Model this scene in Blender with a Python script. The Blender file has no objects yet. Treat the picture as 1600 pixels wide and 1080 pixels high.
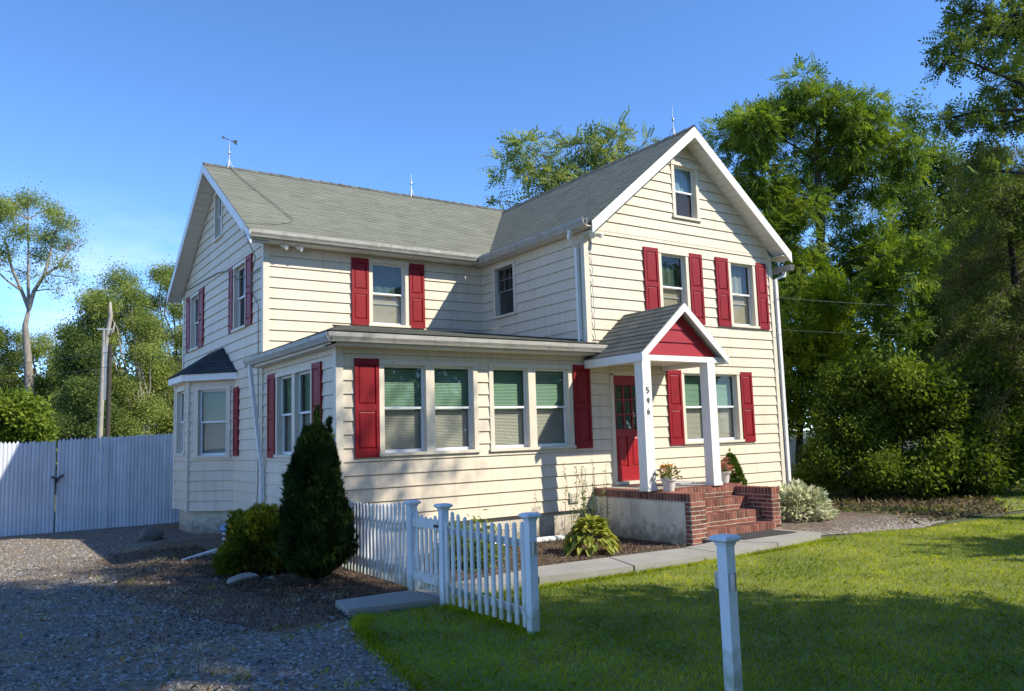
import bpy, math, random
import numpy as np
from mathutils import Vector, Matrix
R = math.radians
S = bpy.context.scene
COL = S.collection
rng = np.random.default_rng(7)
random.seed(7)

# ---------------------------------------------------------------- camera, sky, sun, exposure
CAM = (-4.757, -11.882, 1.865)
YAW, PITCH, ROLL, LENS = 0.59664, 0.11227, -0.03081, 28.256
cf = Vector((math.sin(YAW)*math.cos(PITCH), math.cos(YAW)*math.cos(PITCH), math.sin(PITCH)))
cr0 = Vector((math.cos(YAW), -math.sin(YAW), 0)); cu0 = cr0.cross(cf)
cr = cr0*math.cos(ROLL) + cu0*math.sin(ROLL); cu = -cr0*math.sin(ROLL) + cu0*math.cos(ROLL)
cd = bpy.data.cameras.new('camera'); cam = bpy.data.objects.new('camera', cd); COL.objects.link(cam)
m = Matrix((cr, cu, -cf)).transposed().to_4x4(); m.translation = Vector(CAM)
cam.matrix_world = m
cd.lens = LENS; cd.sensor_width = 36; cd.clip_start = 0.05; cd.clip_end = 2000
S.camera = cam

SUN_TO = Vector((0.73, -1.0, 1.07)).normalized()       # towards the sun
W = bpy.data.worlds.new('World'); S.world = W; W.use_nodes = True
nt = W.node_tree; nt.nodes.clear()
sky = nt.nodes.new('ShaderNodeTexSky'); sky.sky_type = 'NISHITA'; sky.sun_disc = False
sky.sun_elevation = math.asin(SUN_TO.z); sky.sun_rotation = math.atan2(SUN_TO.x, SUN_TO.y)
sky.air_density = 0.55; sky.dust_density = 0.0; sky.ozone_density = 4.0
tc = nt.nodes.new('ShaderNodeTexCoord'); mp = nt.nodes.new('ShaderNodeMapping'); mp.inputs['Scale'].default_value = (2.2, 2.2, 7.0)
nz = nt.nodes.new('ShaderNodeTexNoise'); nz.inputs['Scale'].default_value = 2.3; nz.inputs['Detail'].default_value = 9; nz.inputs['Roughness'].default_value = .62
rp = nt.nodes.new('ShaderNodeValToRGB'); rp.color_ramp.elements[0].position = .46; rp.color_ramp.elements[1].position = .66
sx = nt.nodes.new('ShaderNodeSeparateXYZ')
ev = nt.nodes.new('ShaderNodeMapRange'); ev.inputs[1].default_value = .29; ev.inputs[2].default_value = .10; ev.inputs[3].default_value = 0.0; ev.inputs[4].default_value = .55
mu = nt.nodes.new('ShaderNodeMath'); mu.operation = 'MULTIPLY'
mx = nt.nodes.new('ShaderNodeMix'); mx.data_type = 'RGBA'; mx.inputs['B'].default_value = (6.6, 6.9, 7.6, 1)
bg = nt.nodes.new('ShaderNodeBackground'); bg.inputs[1].default_value = 0.15
wo = nt.nodes.new('ShaderNodeOutputWorld')
L = nt.links.new
L(tc.outputs['Generated'], mp.inputs['Vector']); L(mp.outputs[0], nz.inputs['Vector']); L(nz.outputs['Fac'], rp.inputs[0])
L(tc.outputs['Generated'], sx.inputs[0]); L(sx.outputs['Z'], ev.inputs[0]); L(rp.outputs[0], mu.inputs[0]); L(ev.outputs[0], mu.inputs[1])
hs = nt.nodes.new('ShaderNodeHueSaturation'); hs.inputs['Saturation'].default_value = 1.10; hs.inputs['Value'].default_value = 1.76; L(sky.outputs[0], hs.inputs['Color']); L(hs.outputs[0], mx.inputs['A']); L(mu.outputs[0], mx.inputs['Factor']); L(mx.outputs['Result'], bg.inputs[0]); L(bg.outputs[0], wo.inputs[0])

sd = bpy.data.lights.new('sun', 'SUN'); sd.energy = 5.0; sd.angle = R(0.5); sd.color = (1.0, .92, .77)
so = bpy.data.objects.new('sun', sd); COL.objects.link(so); so.rotation_euler = (-SUN_TO).to_track_quat('-Z', 'Y').to_euler()
so.location = (20, -28, 30)
S.view_settings.view_transform = 'Standard'; S.view_settings.look = 'None'; S.view_settings.exposure = 0.48; S.view_settings.gamma = 1
S.view_settings.use_curve_mapping = False
S.cycles.max_bounces = 7; S.cycles.transparent_max_bounces = 12; S.cycles.diffuse_bounces = 3

# ---------------------------------------------------------------- materials
def nodes(name):
    M = bpy.data.materials.new(name); M.use_nodes = True; t = M.node_tree
    return M, t, t.nodes['Principled BSDF'], t.nodes['Material Output']
def mat(name, col, rough=.6, var=.0, vscale=3.0, island=0.0, bump=0.0, bscale=40., spec=.5, col2=None, vec_scale=None, metal=0., trans=0., streak=0., foot=None):
    M, t, b, o = nodes(name); N = t.nodes.new; L = t.links.new
    b.inputs['Roughness'].default_value = rough; b.inputs['Specular IOR Level'].default_value = spec; b.inputs['Metallic'].default_value = metal
    c = (*col, 1); b.inputs['Base Color'].default_value = c
    tc = N('ShaderNodeTexCoord'); v = tc.outputs['Object']
    if vec_scale:
        mp = N('ShaderNodeMapping'); mp.inputs['Scale'].default_value = vec_scale; L(v, mp.inputs[0]); v = mp.outputs[0]
    cur = None
    if var or col2:
        nz = N('ShaderNodeTexNoise'); nz.inputs['Scale'].default_value = vscale; nz.inputs['Detail'].default_value = 8; nz.inputs['Roughness'].default_value = .65; L(v, nz.inputs['Vector'])
        rp = N('ShaderNodeValToRGB'); e = rp.color_ramp.elements; e[0].position = .32; e[1].position = .68
        c2 = col2 or tuple(x*(1-var) for x in col); e[0].color = (*c2, 1); e[1].color = c
        L(nz.outputs['Fac'], rp.inputs[0]); cur = rp.outputs[0]
    if streak:
        mp2 = N('ShaderNodeMapping'); mp2.inputs['Scale'].default_value = (9, 9, .7); L(tc.outputs['Object'], mp2.inputs[0])
        n3 = N('ShaderNodeTexNoise'); n3.inputs['Scale'].default_value = 1.; n3.inputs['Detail'].default_value = 6; L(mp2.outputs[0], n3.inputs['Vector'])
        r3 = N('ShaderNodeMapRange'); r3.inputs[1].default_value = .5; r3.inputs[2].default_value = .75; r3.inputs[3].default_value = 1; r3.inputs[4].default_value = 1-streak; L(n3.outputs['Fac'], r3.inputs[0])
        m3 = N('ShaderNodeMix'); m3.data_type = 'RGBA'; m3.blend_type = 'MULTIPLY'; m3.inputs['Factor'].default_value = 1
        if cur: L(cur, m3.inputs['A'])
        else: m3.inputs['A'].default_value = c
        L(r3.outputs[0], m3.inputs['B']); cur = m3.outputs['Result']
    if foot:   # algae creeping up from the ground
        sp = N('ShaderNodeSeparateXYZ'); L(tc.outputs['Object'], sp.inputs[0]); nf = N('ShaderNodeTexNoise'); nf.inputs['Scale'].default_value = 9; nf.inputs['Detail'].default_value = 6; L(tc.outputs['Object'], nf.inputs['Vector'])
        a1 = N('ShaderNodeMath'); a1.operation = 'MULTIPLY_ADD'; a1.inputs[1].default_value = -.9; L(nf.outputs['Fac'], a1.inputs[0]); L(sp.outputs['Z'], a1.inputs[2])
        m1 = N('ShaderNodeMapRange'); m1.inputs[1].default_value = -.42; m1.inputs[2].default_value = -.10; m1.inputs[3].default_value = .75; m1.inputs[4].default_value = 0; L(a1.outputs[0], m1.inputs[0])
        m2 = N('ShaderNodeMix'); m2.data_type = 'RGBA'; m2.inputs['B'].default_value = (*foot, 1); L(m1.outputs[0], m2.inputs['Factor'])
        if cur: L(cur, m2.inputs['A'])
        else: m2.inputs['A'].default_value = c
        cur = m2.outputs['Result']
    if island:
        g = N('ShaderNodeNewGeometry'); h = N('ShaderNodeHueSaturation')
        mr = N('ShaderNodeMapRange'); mr.inputs[3].default_value = 1-island; mr.inputs[4].default_value = 1+island; L(g.outputs['Random Per Island'], mr.inputs[0])
        L(mr.outputs[0], h.inputs['Value'])
        if cur: L(cur, h.inputs['Color'])
        else: h.inputs['Color'].default_value = c
        cur = h.outputs[0]
    if cur: L(cur, b.inputs['Base Color'])
    if bump:
        n2 = N('ShaderNodeTexNoise'); n2.inputs['Scale'].default_value = bscale; n2.inputs['Detail'].default_value = 6; L(v, n2.inputs['Vector'])
        bp = N('ShaderNodeBump'); bp.inputs['Strength'].default_value = bump; bp.inputs['Distance'].default_value = .02; L(n2.outputs['Fac'], bp.inputs['Height']); L(bp.outputs[0], b.inputs['Normal'])
    return M
def leaf_mat(name, c1, c2, c3=None, amount=.35, rough=.55, nscale=.9):
    """leaf: colour from per-leaf randomness and a broad natural patchiness, part of the light passes through"""
    M, t, b, o = nodes(name); N = t.nodes.new; L = t.links.new
    g = N('ShaderNodeNewGeometry'); rp = N('ShaderNodeValToRGB'); e = rp.color_ramp.elements
    e[0].color = (*c1, 1); e[1].color = (*c2, 1); e[0].position = .1; e[1].position = .85
    tc = N('ShaderNodeTexCoord'); nz = N('ShaderNodeTexNoise'); nz.inputs['Scale'].default_value = nscale; nz.inputs['Detail'].default_value = 2; L(tc.outputs['Object'], nz.inputs['Vector'])
    ad = N('ShaderNodeMath'); ad.operation = 'MULTIPLY_ADD'; ad.inputs[1].default_value = .45; L(g.outputs['Random Per Island'], ad.inputs[0])
    mr = N('ShaderNodeMapRange'); mr.inputs[1].default_value = .35; mr.inputs[2].default_value = .65; mr.inputs[3].default_value = 0; mr.inputs[4].default_value = .55; L(nz.outputs['Fac'], mr.inputs[0])
    L(mr.outputs[0], ad.inputs[2]); L(ad.outputs[0], rp.inputs[0]); cur = rp.outputs[0]
    if c3:
        el = rp.color_ramp.elements.new(.97); el.color = (*c3, 1); e = rp.color_ramp.elements
    L(cur, b.inputs['Base Color']); b.inputs['Roughness'].default_value = rough; b.inputs['Specular IOR Level'].default_value = .12
    tr = N('ShaderNodeBsdfTranslucent'); br = N('ShaderNodeHueSaturation'); br.inputs['Value'].default_value = 1.5; br.inputs['Saturation'].default_value = 1.1; L(cur, br.inputs['Color']); L(br.outputs[0], tr.inputs['Color'])
    mxs = N('ShaderNodeMixShader'); mxs.inputs[0].default_value = amount; L(b.outputs[0], mxs.inputs[1]); L(tr.outputs[0], mxs.inputs[2]); L(mxs.outputs[0], o.inputs['Surface'])
    return M
def glass_mat(name, tint, body=0., bodycol=(.1, .1, .1), refl=1.0):
    M, t, b, o = nodes(name); N = t.nodes.new; L = t.links.new; t.nodes.remove(b)
    tp = N('ShaderNodeBsdfTransparent'); tp.inputs[0].default_value = (*tint, 1); gl = N('ShaderNodeBsdfGlossy'); gl.inputs['Roughness'].default_value = .015; gl.inputs[0].default_value = (refl, refl, refl, 1)
    fr = N('ShaderNodeLayerWeight'); fr.inputs['Blend'].default_value = .5; pw = N('ShaderNodeMath'); pw.operation = 'POWER'; pw.inputs[1].default_value = 4; L(fr.outputs['Facing'], pw.inputs[0])
    ma = N('ShaderNodeMath'); ma.operation = 'MULTIPLY_ADD'; ma.inputs[1].default_value = .28; ma.inputs[2].default_value = .05; L(pw.outputs[0], ma.inputs[0]); mxs = N('ShaderNodeMixShader'); L(ma.outputs[0], mxs.inputs[0])
    src = tp.outputs[0]
    nz = N('ShaderNodeTexNoise'); nz.inputs['Scale'].default_value = 2.2; bp = N('ShaderNodeBump'); bp.inputs['Strength'].default_value = .05; bp.inputs['Distance'].default_value = .008; L(nz.outputs['Fac'], bp.inputs['Height']); L(bp.outputs[0], gl.inputs['Normal'])
    if body:
        df = N('ShaderNodeBsdfDiffuse'); df.inputs[0].default_value = (*bodycol, 1); m2 = N('ShaderNodeMixShader'); m2.inputs[0].default_value = body; L(tp.outputs[0], m2.inputs[1]); L(df.outputs[0], m2.inputs[2]); src = m2.outputs[0]
    L(src, mxs.inputs[1]); L(gl.outputs[0], mxs.inputs[2]); L(mxs.outputs[0], o.inputs['Surface'])
    return M

siding_m = mat('cream_siding', (.735, .64, .50), .55, .10, 1.1, bump=.10, bscale=7, streak=.16, spec=.35)
trim_m = mat('cream_trim', (.72, .655, .53), .5, .12, 3.5, bump=.05, bscale=14, streak=.10)
white_m = mat('white_paint', (.82, .82, .80), .45, .07, 4, streak=.08)
vinyl_m = mat('white_vinyl', (.80, .82, .84), .35, .05, 5)
gutter_m = mat('weathered_gutter', (.47, .455, .41), .5, .35, 4, vec_scale=(1, 1, 6), streak=.3)
red_m = mat('red_shutter', (.26, .007, .014), .5, .22, 5, bump=.06, bscale=30, spec=.3)
reddoor_m = mat('red_door', (.33, .008, .014), .42, .1, 3)
shingle_m = mat('grey_green_shingle', (.205, .213, .172), .95, .14, 1.6, island=.09, bump=.5, bscale=60, spec=.1)
darkshingle_m = mat('charcoal_shingle', (.055, .065, .072), .95, .2, 3, island=.2, bump=.5, bscale=60, spec=.1)
porchshingle_m = mat('grey_shingle', (.135, .14, .125), .95, .22, 2, island=.16, bump=.5, bscale=60, spec=.1)
soffit_m = mat('soffit_board', (.74, .71, .64), .6, .08, 3)
found_m = mat('painted_foundation', (.60, .55, .45), .85, .18, 3, bump=.25, bscale=14, foot=(.22, .18, .13))
stucco_m = mat('stucco', (.80, .74, .60), .9, .28, 2.2, bump=.35, bscale=18, streak=.25, foot=(.20, .17, .12))
brick_m = mat('red_brick', (.255, .085, .058), .85, .45, 7, island=.45, bump=.4, bscale=45)
mortar_m = mat('mortar', (.52, .46, .38), .95, .2, 12, bump=.3, bscale=60)
concrete_m = mat('concrete_walk', (.33, .315, .28), .9, .22, 2.2, bump=.25, bscale=70)
dark_m = mat('dark_interior', (.018, .02, .022), .8)
blind_m = mat('blind_slat', (.78, .78, .72), .5)
shade_m = mat('beige_shade', (.66, .60, .48), .8, .08, 3)
reflgreen_m = mat('reflected_green', (.10, .15, .12), .9, .3, 7)  # dark green sheet standing in for trees reflected in upper panes
curtain_m = mat('reflected_blue_curtain', (.42, .54, .68), .9, .15, 6)  # pale blue of a reflection painted onto the attic curtain
lace_m = mat('lace_curtain', (.42, .43, .40), .9, .3, 9)
glassu_m = glass_mat('window_glass', (.46, .60, .52))  # green tint imitates lawn and trees reflected in the upper panes
glassc_m = glass_mat('clear_glass', (.72, .78, .76))
glassl_m = glass_mat('screened_glass', (.74, .75, .70), .20, (.16, .16, .15), .55)
glassd_m = glass_mat('dark_screen', (.35, .35, .36), .35, (.12, .12, .125), .5)
metal_m = mat('galvanised_metal', (.52, .53, .54), .4, .3, 6, metal=.8)
iron_m = mat('dark_iron', (.05, .05, .055), .5, .3, 10, metal=.4)
copper_m = mat('lightning_cable', (.20, .24, .19), .6, .2, 20)
blue_m = mat('blue_plastic', (.08, .19, .36), .3, .1, 5)
num_m = mat('dark_numerals', (.13, .13, .14), .4)
pot_m = mat('white_pot', (.72, .69, .64), .55, .1, 8)
stock_m = mat('weathered_white_fence', (.64, .68, .76), .7, .22, 1.2, vec_scale=(3, 3, .8), island=.06)
picket_m = mat('white_picket', (.78, .78, .75), .55, .16, 6, streak=.22, foot=(.30, .32, .20))
bark_m = mat('bark', (.105, .085, .065), .95, .4, 6, bump=.8, bscale=22, vec_scale=(2, 2, .5))
palebark_m = mat('pale_bark', (.34, .30, .25), .95, .45, 4, bump=.6, bscale=18, vec_scale=(2, 2, .6))
darkbark_m = mat('dark_bark', (.035, .03, .026), .95, .3, 6, bump=.8, bscale=22)
twig_m = mat('bare_twig', (.15, .095, .07), .9, .3, 8)
deadwood_m = mat('dead_wood', (.42, .38, .32), .9, .35, 4, bump=.4, bscale=20)
pole_m = mat('creosoted_pole', (.07, .06, .05), .9, .3, 5)
wire_m = mat('wire', (.05, .05, .05), .6)
rock_m = mat('grey_rock', (.16, .15, .14), .9, .4, 5, bump=.7, bscale=12)
palerock_m = mat('pale_rock', (.42, .39, .33), .9, .35, 5, bump=.7, bscale=14)
soil_m = mat('soil', (.06, .045, .03), .95, .3, 8)
matt_m = mat('brown_doormat', (.24, .13, .09), .95, .5, 14, col2=(.09, .06, .05))
rubber_m = mat('black_rubber', (.045, .043, .04), .9, .3, 30, bump=.4, bscale=120)
post_m = mat('painted_post', (.80, .84, .88), .5, .14, 5, streak=.25, foot=(.30, .33, .22))

# ---------------------------------------------------------------- mesh helpers
class MB:
    def __init__(s): s.v = []; s.f = []
    def add(s, vs, fs):
        n = len(s.v); s.v += [tuple(p) for p in vs]; s.f += [tuple(i+n for i in f) for f in fs]
    def hexa(s, p):   # 8 points: bottom 4 ccw, top 4
        s.add(p, [(3, 2, 1, 0), (4, 5, 6, 7), (0, 1, 5, 4), (1, 2, 6, 5), (2, 3, 7, 6), (3, 0, 4, 7)])
    def box(s, x0, x1, y0, y1, z0, z1):
        s.hexa([(x0, y0, z0), (x1, y0, z0), (x1, y1, z0), (x0, y1, z0), (x0, y0, z1), (x1, y0, z1), (x1, y1, z1), (x0, y1, z1)])
    def obox(s, F, u0, u1, z0, z1, n0, n1):
        s.hexa([F.p(u0, n1, z0), F.p(u1, n1, z0), F.p(u1, n0, z0), F.p(u0, n0, z0), F.p(u0, n1, z1), F.p(u1, n1, z1), F.p(u1, n0, z1), F.p(u0, n0, z1)])
    def frustum(s, F, u0, u1, z0, z1, n0, n1, c):   # raised panel with bevelled edge
        s.hexa([F.p(u0, n0, z0), F.p(u1, n0, z0), F.p(u1, n0, z1), F.p(u0, n0, z1), F.p(u0+c, n1, z0+c), F.p(u1-c, n1, z0+c), F.p(u1-c, n1, z1-c), F.p(u0+c, n1, z1-c)])
    def extrude(s, pts, vec):
        vec = Vector(vec); k = len(pts); a = [Vector(p) for p in pts]; b = [p+vec for p in a]
        s.add(a+b, [tuple(range(k-1, -1, -1)), tuple(range(k, 2*k))]+[(i, (i+1) % k, k+(i+1) % k, k+i) for i in range(k)])
    def tube(s, pts, rad, sides=6, cap=True):
        pts = [Vector(p) for p in pts]; k = len(pts)
        if not hasattr(rad, '__len__'): rad = [rad]*k
        n0 = len(s.v); prev = None
        for i, p in enumerate(pts):
            d = (pts[min(i+1, k-1)]-pts[max(i-1, 0)])
            if d.length < 1e-9: d = Vector((0, 0, 1))
            d.normalize()
            if prev is None: a = d.cross(Vector((0, 0, 1))) if abs(d.z) < .9 else d.cross(Vector((1, 0, 0)))
            else: a = prev - d*prev.dot(d)
            a.normalize(); prev = a; b = d.cross(a)
            for j in range(sides):
                t = 2*math.pi*(j+.5)/sides; q = p+(a*math.cos(t)+b*math.sin(t))*rad[i]; s.v.append((q.x, q.y, q.z))
        for i in range(k-1):
            for j in range(sides):
                a0 = n0+i*sides+j; a1 = n0+i*sides+(j+1) % sides; s.f.append((a0, a1, a1+sides, a0+sides))
        if cap: s.f.append(tuple(n0+j for j in range(sides-1, -1, -1))); s.f.append(tuple(n0+(k-1)*sides+j for j in range(sides)))
    def lathe(s, prof, c, sides=24):
        n0 = len(s.v)
        for r, z in prof:
            for j in range(sides):
                t = 2*math.pi*j/sides; s.v.append((c[0]+r*math.cos(t), c[1]+r*math.sin(t), c[2]+z))
        for i in range(len(prof)-1):
            for j in range(sides):
                a0 = n0+i*sides+j; a1 = n0+i*sides+(j+1) % sides; s.f.append((a0, a1, a1+sides, a0+sides))
        s.f.append(tuple(n0+j for j in range(sides-1, -1, -1))); k = n0+(len(prof)-1)*sides; s.f.append(tuple(k+j for j in range(sides)))
    def build(s, name, m, parent=None, smooth=False, **tags):
        me = bpy.data.meshes.new(name); me.from_pydata(s.v, [], s.f); me.materials.append(m); me.update()
        if smooth: me.polygons.foreach_set('use_smooth', [True]*len(me.polygons))
        return link(name, me, parent, **tags)
def link(name, me, parent=None, **tags):
    o = bpy.data.objects.new(name, me); COL.objects.link(o)
    if parent:
        o.parent = parent; o.matrix_parent_inverse = world_of(parent).inverted()
    for k, v in tags.items(): o[k] = v
    return o
def world_of(o):
    mw = Matrix.LocRotScale(o.location, o.rotation_euler, o.scale)
    return world_of(o.parent) @ o.matrix_parent_inverse @ mw if o.parent else mw
def tag(o, label, cat, group=None):
    o['label'] = label; o['category'] = cat
    if group: o['group'] = group
    return o
def thing(name, loc, label, cat, group=None):
    o = bpy.data.objects.new(name, None); COL.objects.link(o); o.location = loc; o.empty_display_size = .2
    return tag(o, label, cat, group)
class Fr:   # a vertical plane: origin, direction along it, outward normal
    def __init__(s, O, u, n): s.O = Vector(O); s.u = Vector(u).normalized(); s.n = Vector(n).normalized()
    def p(s, u, n, z): return s.O+s.u*u+s.n*n+Vector((0, 0, z))
def quad_mesh(name, V, m, k=4, smooth=False):
    """V: (nfaces, k, 3) array -> mesh of separate k-gons"""
    V = np.asarray(V, np.float32); n = len(V)
    me = bpy.data.meshes.new(name); me.vertices.add(n*k); me.vertices.foreach_set('co', V.reshape(-1))
    me.loops.add(n*k); me.loops.foreach_set('vertex_index', np.arange(n*k, dtype=np.int32))
    me.polygons.add(n); me.polygons.foreach_set('loop_start', np.arange(0, n*k, k, dtype=np.int32))
    try: me.polygons.foreach_set('loop_total', np.full(n, k, np.int32))
    except Exception: pass
    me.materials.append(m); me.update(calc_edges=True); return me
def rand_rot(n, up_bias=0., r=rng):
    """n random orthonormal frames (axis along, side, normal); up_bias pulls the normal upward"""
    a = r.normal(size=(n, 3)); a /= np.linalg.norm(a, axis=1)[:, None]
    nn = r.normal(size=(n, 3)); nn[:, 2] += up_bias*3; nn -= a*np.sum(a*nn, 1)[:, None]; nn /= np.linalg.norm(nn, axis=1)[:, None]+1e-9
    return a, np.cross(nn, a), nn
def leaf_quads(w, l, x0=0., fold=.12):
    return np.array([[x0, 0, 0], [x0+l*.45, w*.5, fold*w], [x0+l, 0, -.1*l], [x0+l*.45, -w*.5, fold*w]])
def spray_pinnate(L=.36, n=9, lw=.05, ll=.13, r=None):
    """ash / walnut leaf: leaflets in pairs along a drooping rachis"""
    out = []
    for i in range(n):
        t = .18+.82*(i//2)/max(1, (n-1)//2); side = 1 if i % 2 else -1
        ang = side*1.0 if i < n-1 else 0.
        q = leaf_quads(lw, ll); c, s = math.cos(ang), math.sin(ang)
        q = np.stack([q[:, 0]*c-q[:, 1]*s, q[:, 0]*s+q[:, 1]*c, q[:, 2]], 1); q += [t*L, 0, -.55*L*t*t]
        q[:, 2] -= abs(ang)*.02; out.append(q)
    return np.array(out)
def spray_clump(n=9, size=.10, spread=.22, seed=1, aspect=.55):
    r = np.random.default_rng(seed); a, b, c = rand_rot(n, .35, r); out = []
    for i in range(n):
        q = leaf_quads(size*aspect*r.uniform(.7, 1.2), size*r.uniform(.7, 1.2)); w = q@np.stack([a[i], b[i], c[i]]); out.append(w+r.normal(size=3)*spread*.5)
    return np.array(out)
def scatter(templates, pos, axis=None, up=.5, smin=.75, smax=1.25, r=rng):
    """place a random template at every point with its own rotation and size"""
    n = len(pos); A, B, C = rand_rot(n, up, r)
    if axis is not None:
        A = axis+A*.55; A /= np.linalg.norm(A, axis=1)[:, None]; C = C-A*np.sum(A*C, 1)[:, None]; C /= np.linalg.norm(C, axis=1)[:, None]+1e-9; B = np.cross(C, A)
    sc = r.uniform(smin, smax, n); which = r.integers(0, len(templates), n); out = []
    for k, T in enumerate(templates):
        i = np.where(which == k)[0]
        if not len(i): continue
        M = np.stack([A[i], B[i], C[i]], 1)*sc[i][:, None, None]
        q = np.einsum('fvk,nkj->nfvj', T, M)+pos[i][:, None, None, :]; out.append(q.reshape(-1, T.shape[1], 3))
    return np.concatenate(out)
def in_clumps(ells, n, nsub=7, sub=.42, r=rng, shell=.45):
    """points in many small clumps inside a list of crown ellipsoids (cx,cy,cz,rh,rv); returns points, outward axis, clump centres"""
    vol = np.array([(e[3]**2*e[4])**.72 for e in ells]); cnt = np.maximum(1, (vol/vol.sum()*n)).astype(int); P = []; Ax = []; cs = []
    for e, c in zip(ells, cnt):
        d = r.normal(size=(nsub, 3)); d /= np.linalg.norm(d, axis=1)[:, None]; rad = r.uniform(.35, 1, nsub)**.6
        cen = np.array(e[:3])+d*rad[:, None]*np.array([e[3], e[3], e[4]])*.78; cs.append(cen)
        w = r.integers(0, nsub, c); g = r.normal(size=(c, 3)); g /= np.linalg.norm(g, axis=1)[:, None]
        rr = (r.uniform(shell, 1, c))[:, None]*np.array([e[3], e[3], e[4]*.8])*sub*r.uniform(.75, 1.25, (c, 1))
        P.append(cen[w]+g*rr); Ax.append(g)
    return np.concatenate(P), np.concatenate(Ax), np.concatenate(cs)
def limb(mb, a, b, r0, r1, sag=.1, n=5, sides=5, wob=.06):
    a, b = Vector(a), Vector(b); L_ = (b-a).length; pts = []; rr = []
    for i in range(n+1):
        t = i/n; p = a.lerp(b, t); p.z += sag*L_*math.sin(math.pi*t)*.5
        if 0 < i < n: p += Vector((random.uniform(-1, 1), random.uniform(-1, 1), random.uniform(-.6, .6)))*wob*L_*.5
        pts.append(p); rr.append(r0+(r1-r0)*t)
    mb.tube(pts, rr, sides, cap=False); return pts
def make_tree(name, base, trunk_pts, r0, ells, nspray, templates, leafm, barkm, label, group=None, cat='tree', nsub=7, sub=.42, seed=1, up=.5, axis=True, twigs=True, smin=.75, smax=1.25, limbr=.07, shell=.45, forks=()):
    r = np.random.default_rng(seed); random.seed(seed)
    root = thing(name, base, label, cat, group)
    mb = MB(); k = len(trunk_pts); mb.tube([base]+list(trunk_pts), [r0*(1.25 if i == 0 else 1-.75*i/k) for i in range(k+1)], 8)
    P, Ax, cs = in_clumps(ells, nspray, nsub, sub, r, shell)
    tp = [Vector(base)]+[Vector(p) for p in trunk_pts]
    for f_ in forks:
        mb.tube(f_[1:], [f_[0]*(1-.65*i/(len(f_)-2)) for i in range(len(f_)-1)], 7, False); tp += [Vector(p) for p in f_[2:]]
    for e in ells:
        c = Vector(e[:3]); cand = [p for p in tp[1:] if p.z < c.z+.5] or [tp[1]]
        s = min(cand, key=lambda p: (p-c).length+abs(p.z-(c.z-1.2*e[4]))*.4)
        limb(mb, s, c, limbr, limbr*.4, .12)
    for i, c in enumerate(cs):
        e = ells[i//nsub]; limb(mb, e[:3], c, limbr*.4, limbr*.12, .05, 4, 4)
    mb.build('trunk', barkm, root, smooth=True)
    V = scatter(templates, P, Ax if axis else None, up, smin, smax, r)
    link('crown', quad_mesh('crown', V, leafm), root)
    return root

# ================================================================ SETTING: ground, driveway, lawn, walk
def sheet(name, pts, z, m, kind='structure', thick=0.0):
    mb = MB(); k = len(pts)
    if thick: mb.extrude([(p[0], p[1], z-thick) for p in pts], (0, 0, thick))
    else: mb.add([(p[0], p[1], z) for p in pts], [tuple(range(k))])
    return mb.build(name, m, kind=kind)
def ground_mat():
    M, t, b, o = nodes('woodland_floor'); N = t.nodes.new; L = t.links.new
    tc = N('ShaderNodeTexCoord'); nz = N('ShaderNodeTexNoise'); nz.inputs['Scale'].default_value = .35; nz.inputs['Detail'].default_value = 9; L(tc.outputs['Object'], nz.inputs['Vector'])
    rp = N('ShaderNodeValToRGB'); e = rp.color_ramp.elements; e[0].position = .38; e[0].color = (.055, .045, .028, 1); e[1].position = .62; e[1].color = (.06, .085, .025, 1); L(nz.outputs['Fac'], rp.inputs[0]); L(rp.outputs[0], b.inputs['Base Color']); b.inputs['Roughness'].default_value = 1
    return M
def gravel_mat(name, ca, cb, brown, bscale=34., patch=.44):
    M, t, b, o = nodes(name); N = t.nodes.new; L = t.links.new
    tc = N('ShaderNodeTexCoord'); v = tc.outputs['Object']
    vo = N('ShaderNodeTexVoronoi'); vo.inputs['Scale'].default_value = bscale; L(v, vo.inputs['Vector'])
    sp = N('ShaderNodeSeparateColor'); L(vo.outputs['Color'], sp.inputs[0])
    rp = N('ShaderNodeValToRGB'); e = rp.color_ramp.elements; e[0].color = (*ca, 1); e[1].color = (*cb, 1); L(sp.outputs[0], rp.inputs[0])
    nz = N('ShaderNodeTexNoise'); nz.inputs['Scale'].default_value = .8; nz.inputs['Detail'].default_value = 10; nz.inputs['Roughness'].default_value = .7; L(v, nz.inputs['Vector'])
    r2 = N('ShaderNodeMapRange'); r2.inputs[1].default_value = patch-.06; r2.inputs[2].default_value = patch+.14; L(nz.outputs['Fac'], r2.inputs[0])
    mxn = N('ShaderNodeMix'); mxn.data_type = 'RGBA'; mxn.inputs['B'].default_value = (*brown, 1); L(r2.outputs[0], mxn.inputs['Factor']); L(rp.outputs[0], mxn.inputs['A'])
    n3 = N('ShaderNodeTexNoise'); n3.inputs['Scale'].default_value = 70; n3.inputs['Detail'].default_value = 4; L(v, n3.inputs['Vector'])
    m3 = N('ShaderNodeMix'); m3.data_type = 'RGBA'; m3.blend_type = 'MULTIPLY'; m3.inputs['Factor'].default_value = .7; r4 = N('ShaderNodeMapRange'); r4.inputs[1].default_value = .3; r4.inputs[2].default_value = .7; r4.inputs[3].default_value = .45; r4.inputs[4].default_value = 1.35; L(n3.outputs['Fac'], r4.inputs[0]); L(mxn.outputs['Result'], m3.inputs['A']); L(r4.outputs[0], m3.inputs['B'])
    L(m3.outputs['Result'], b.inputs['Base Color']); b.inputs['Roughness'].default_value = .95; b.inputs['Specular IOR Level'].default_value = .1
    bp = N('ShaderNodeBump'); bp.inputs['Strength'].default_value = .9; bp.inputs['Distance'].default_value = .02; bp.invert = True; L(vo.outputs['Distance'], bp.inputs['Height']); L(bp.outputs[0], b.inputs['Normal'])
    return M
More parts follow.
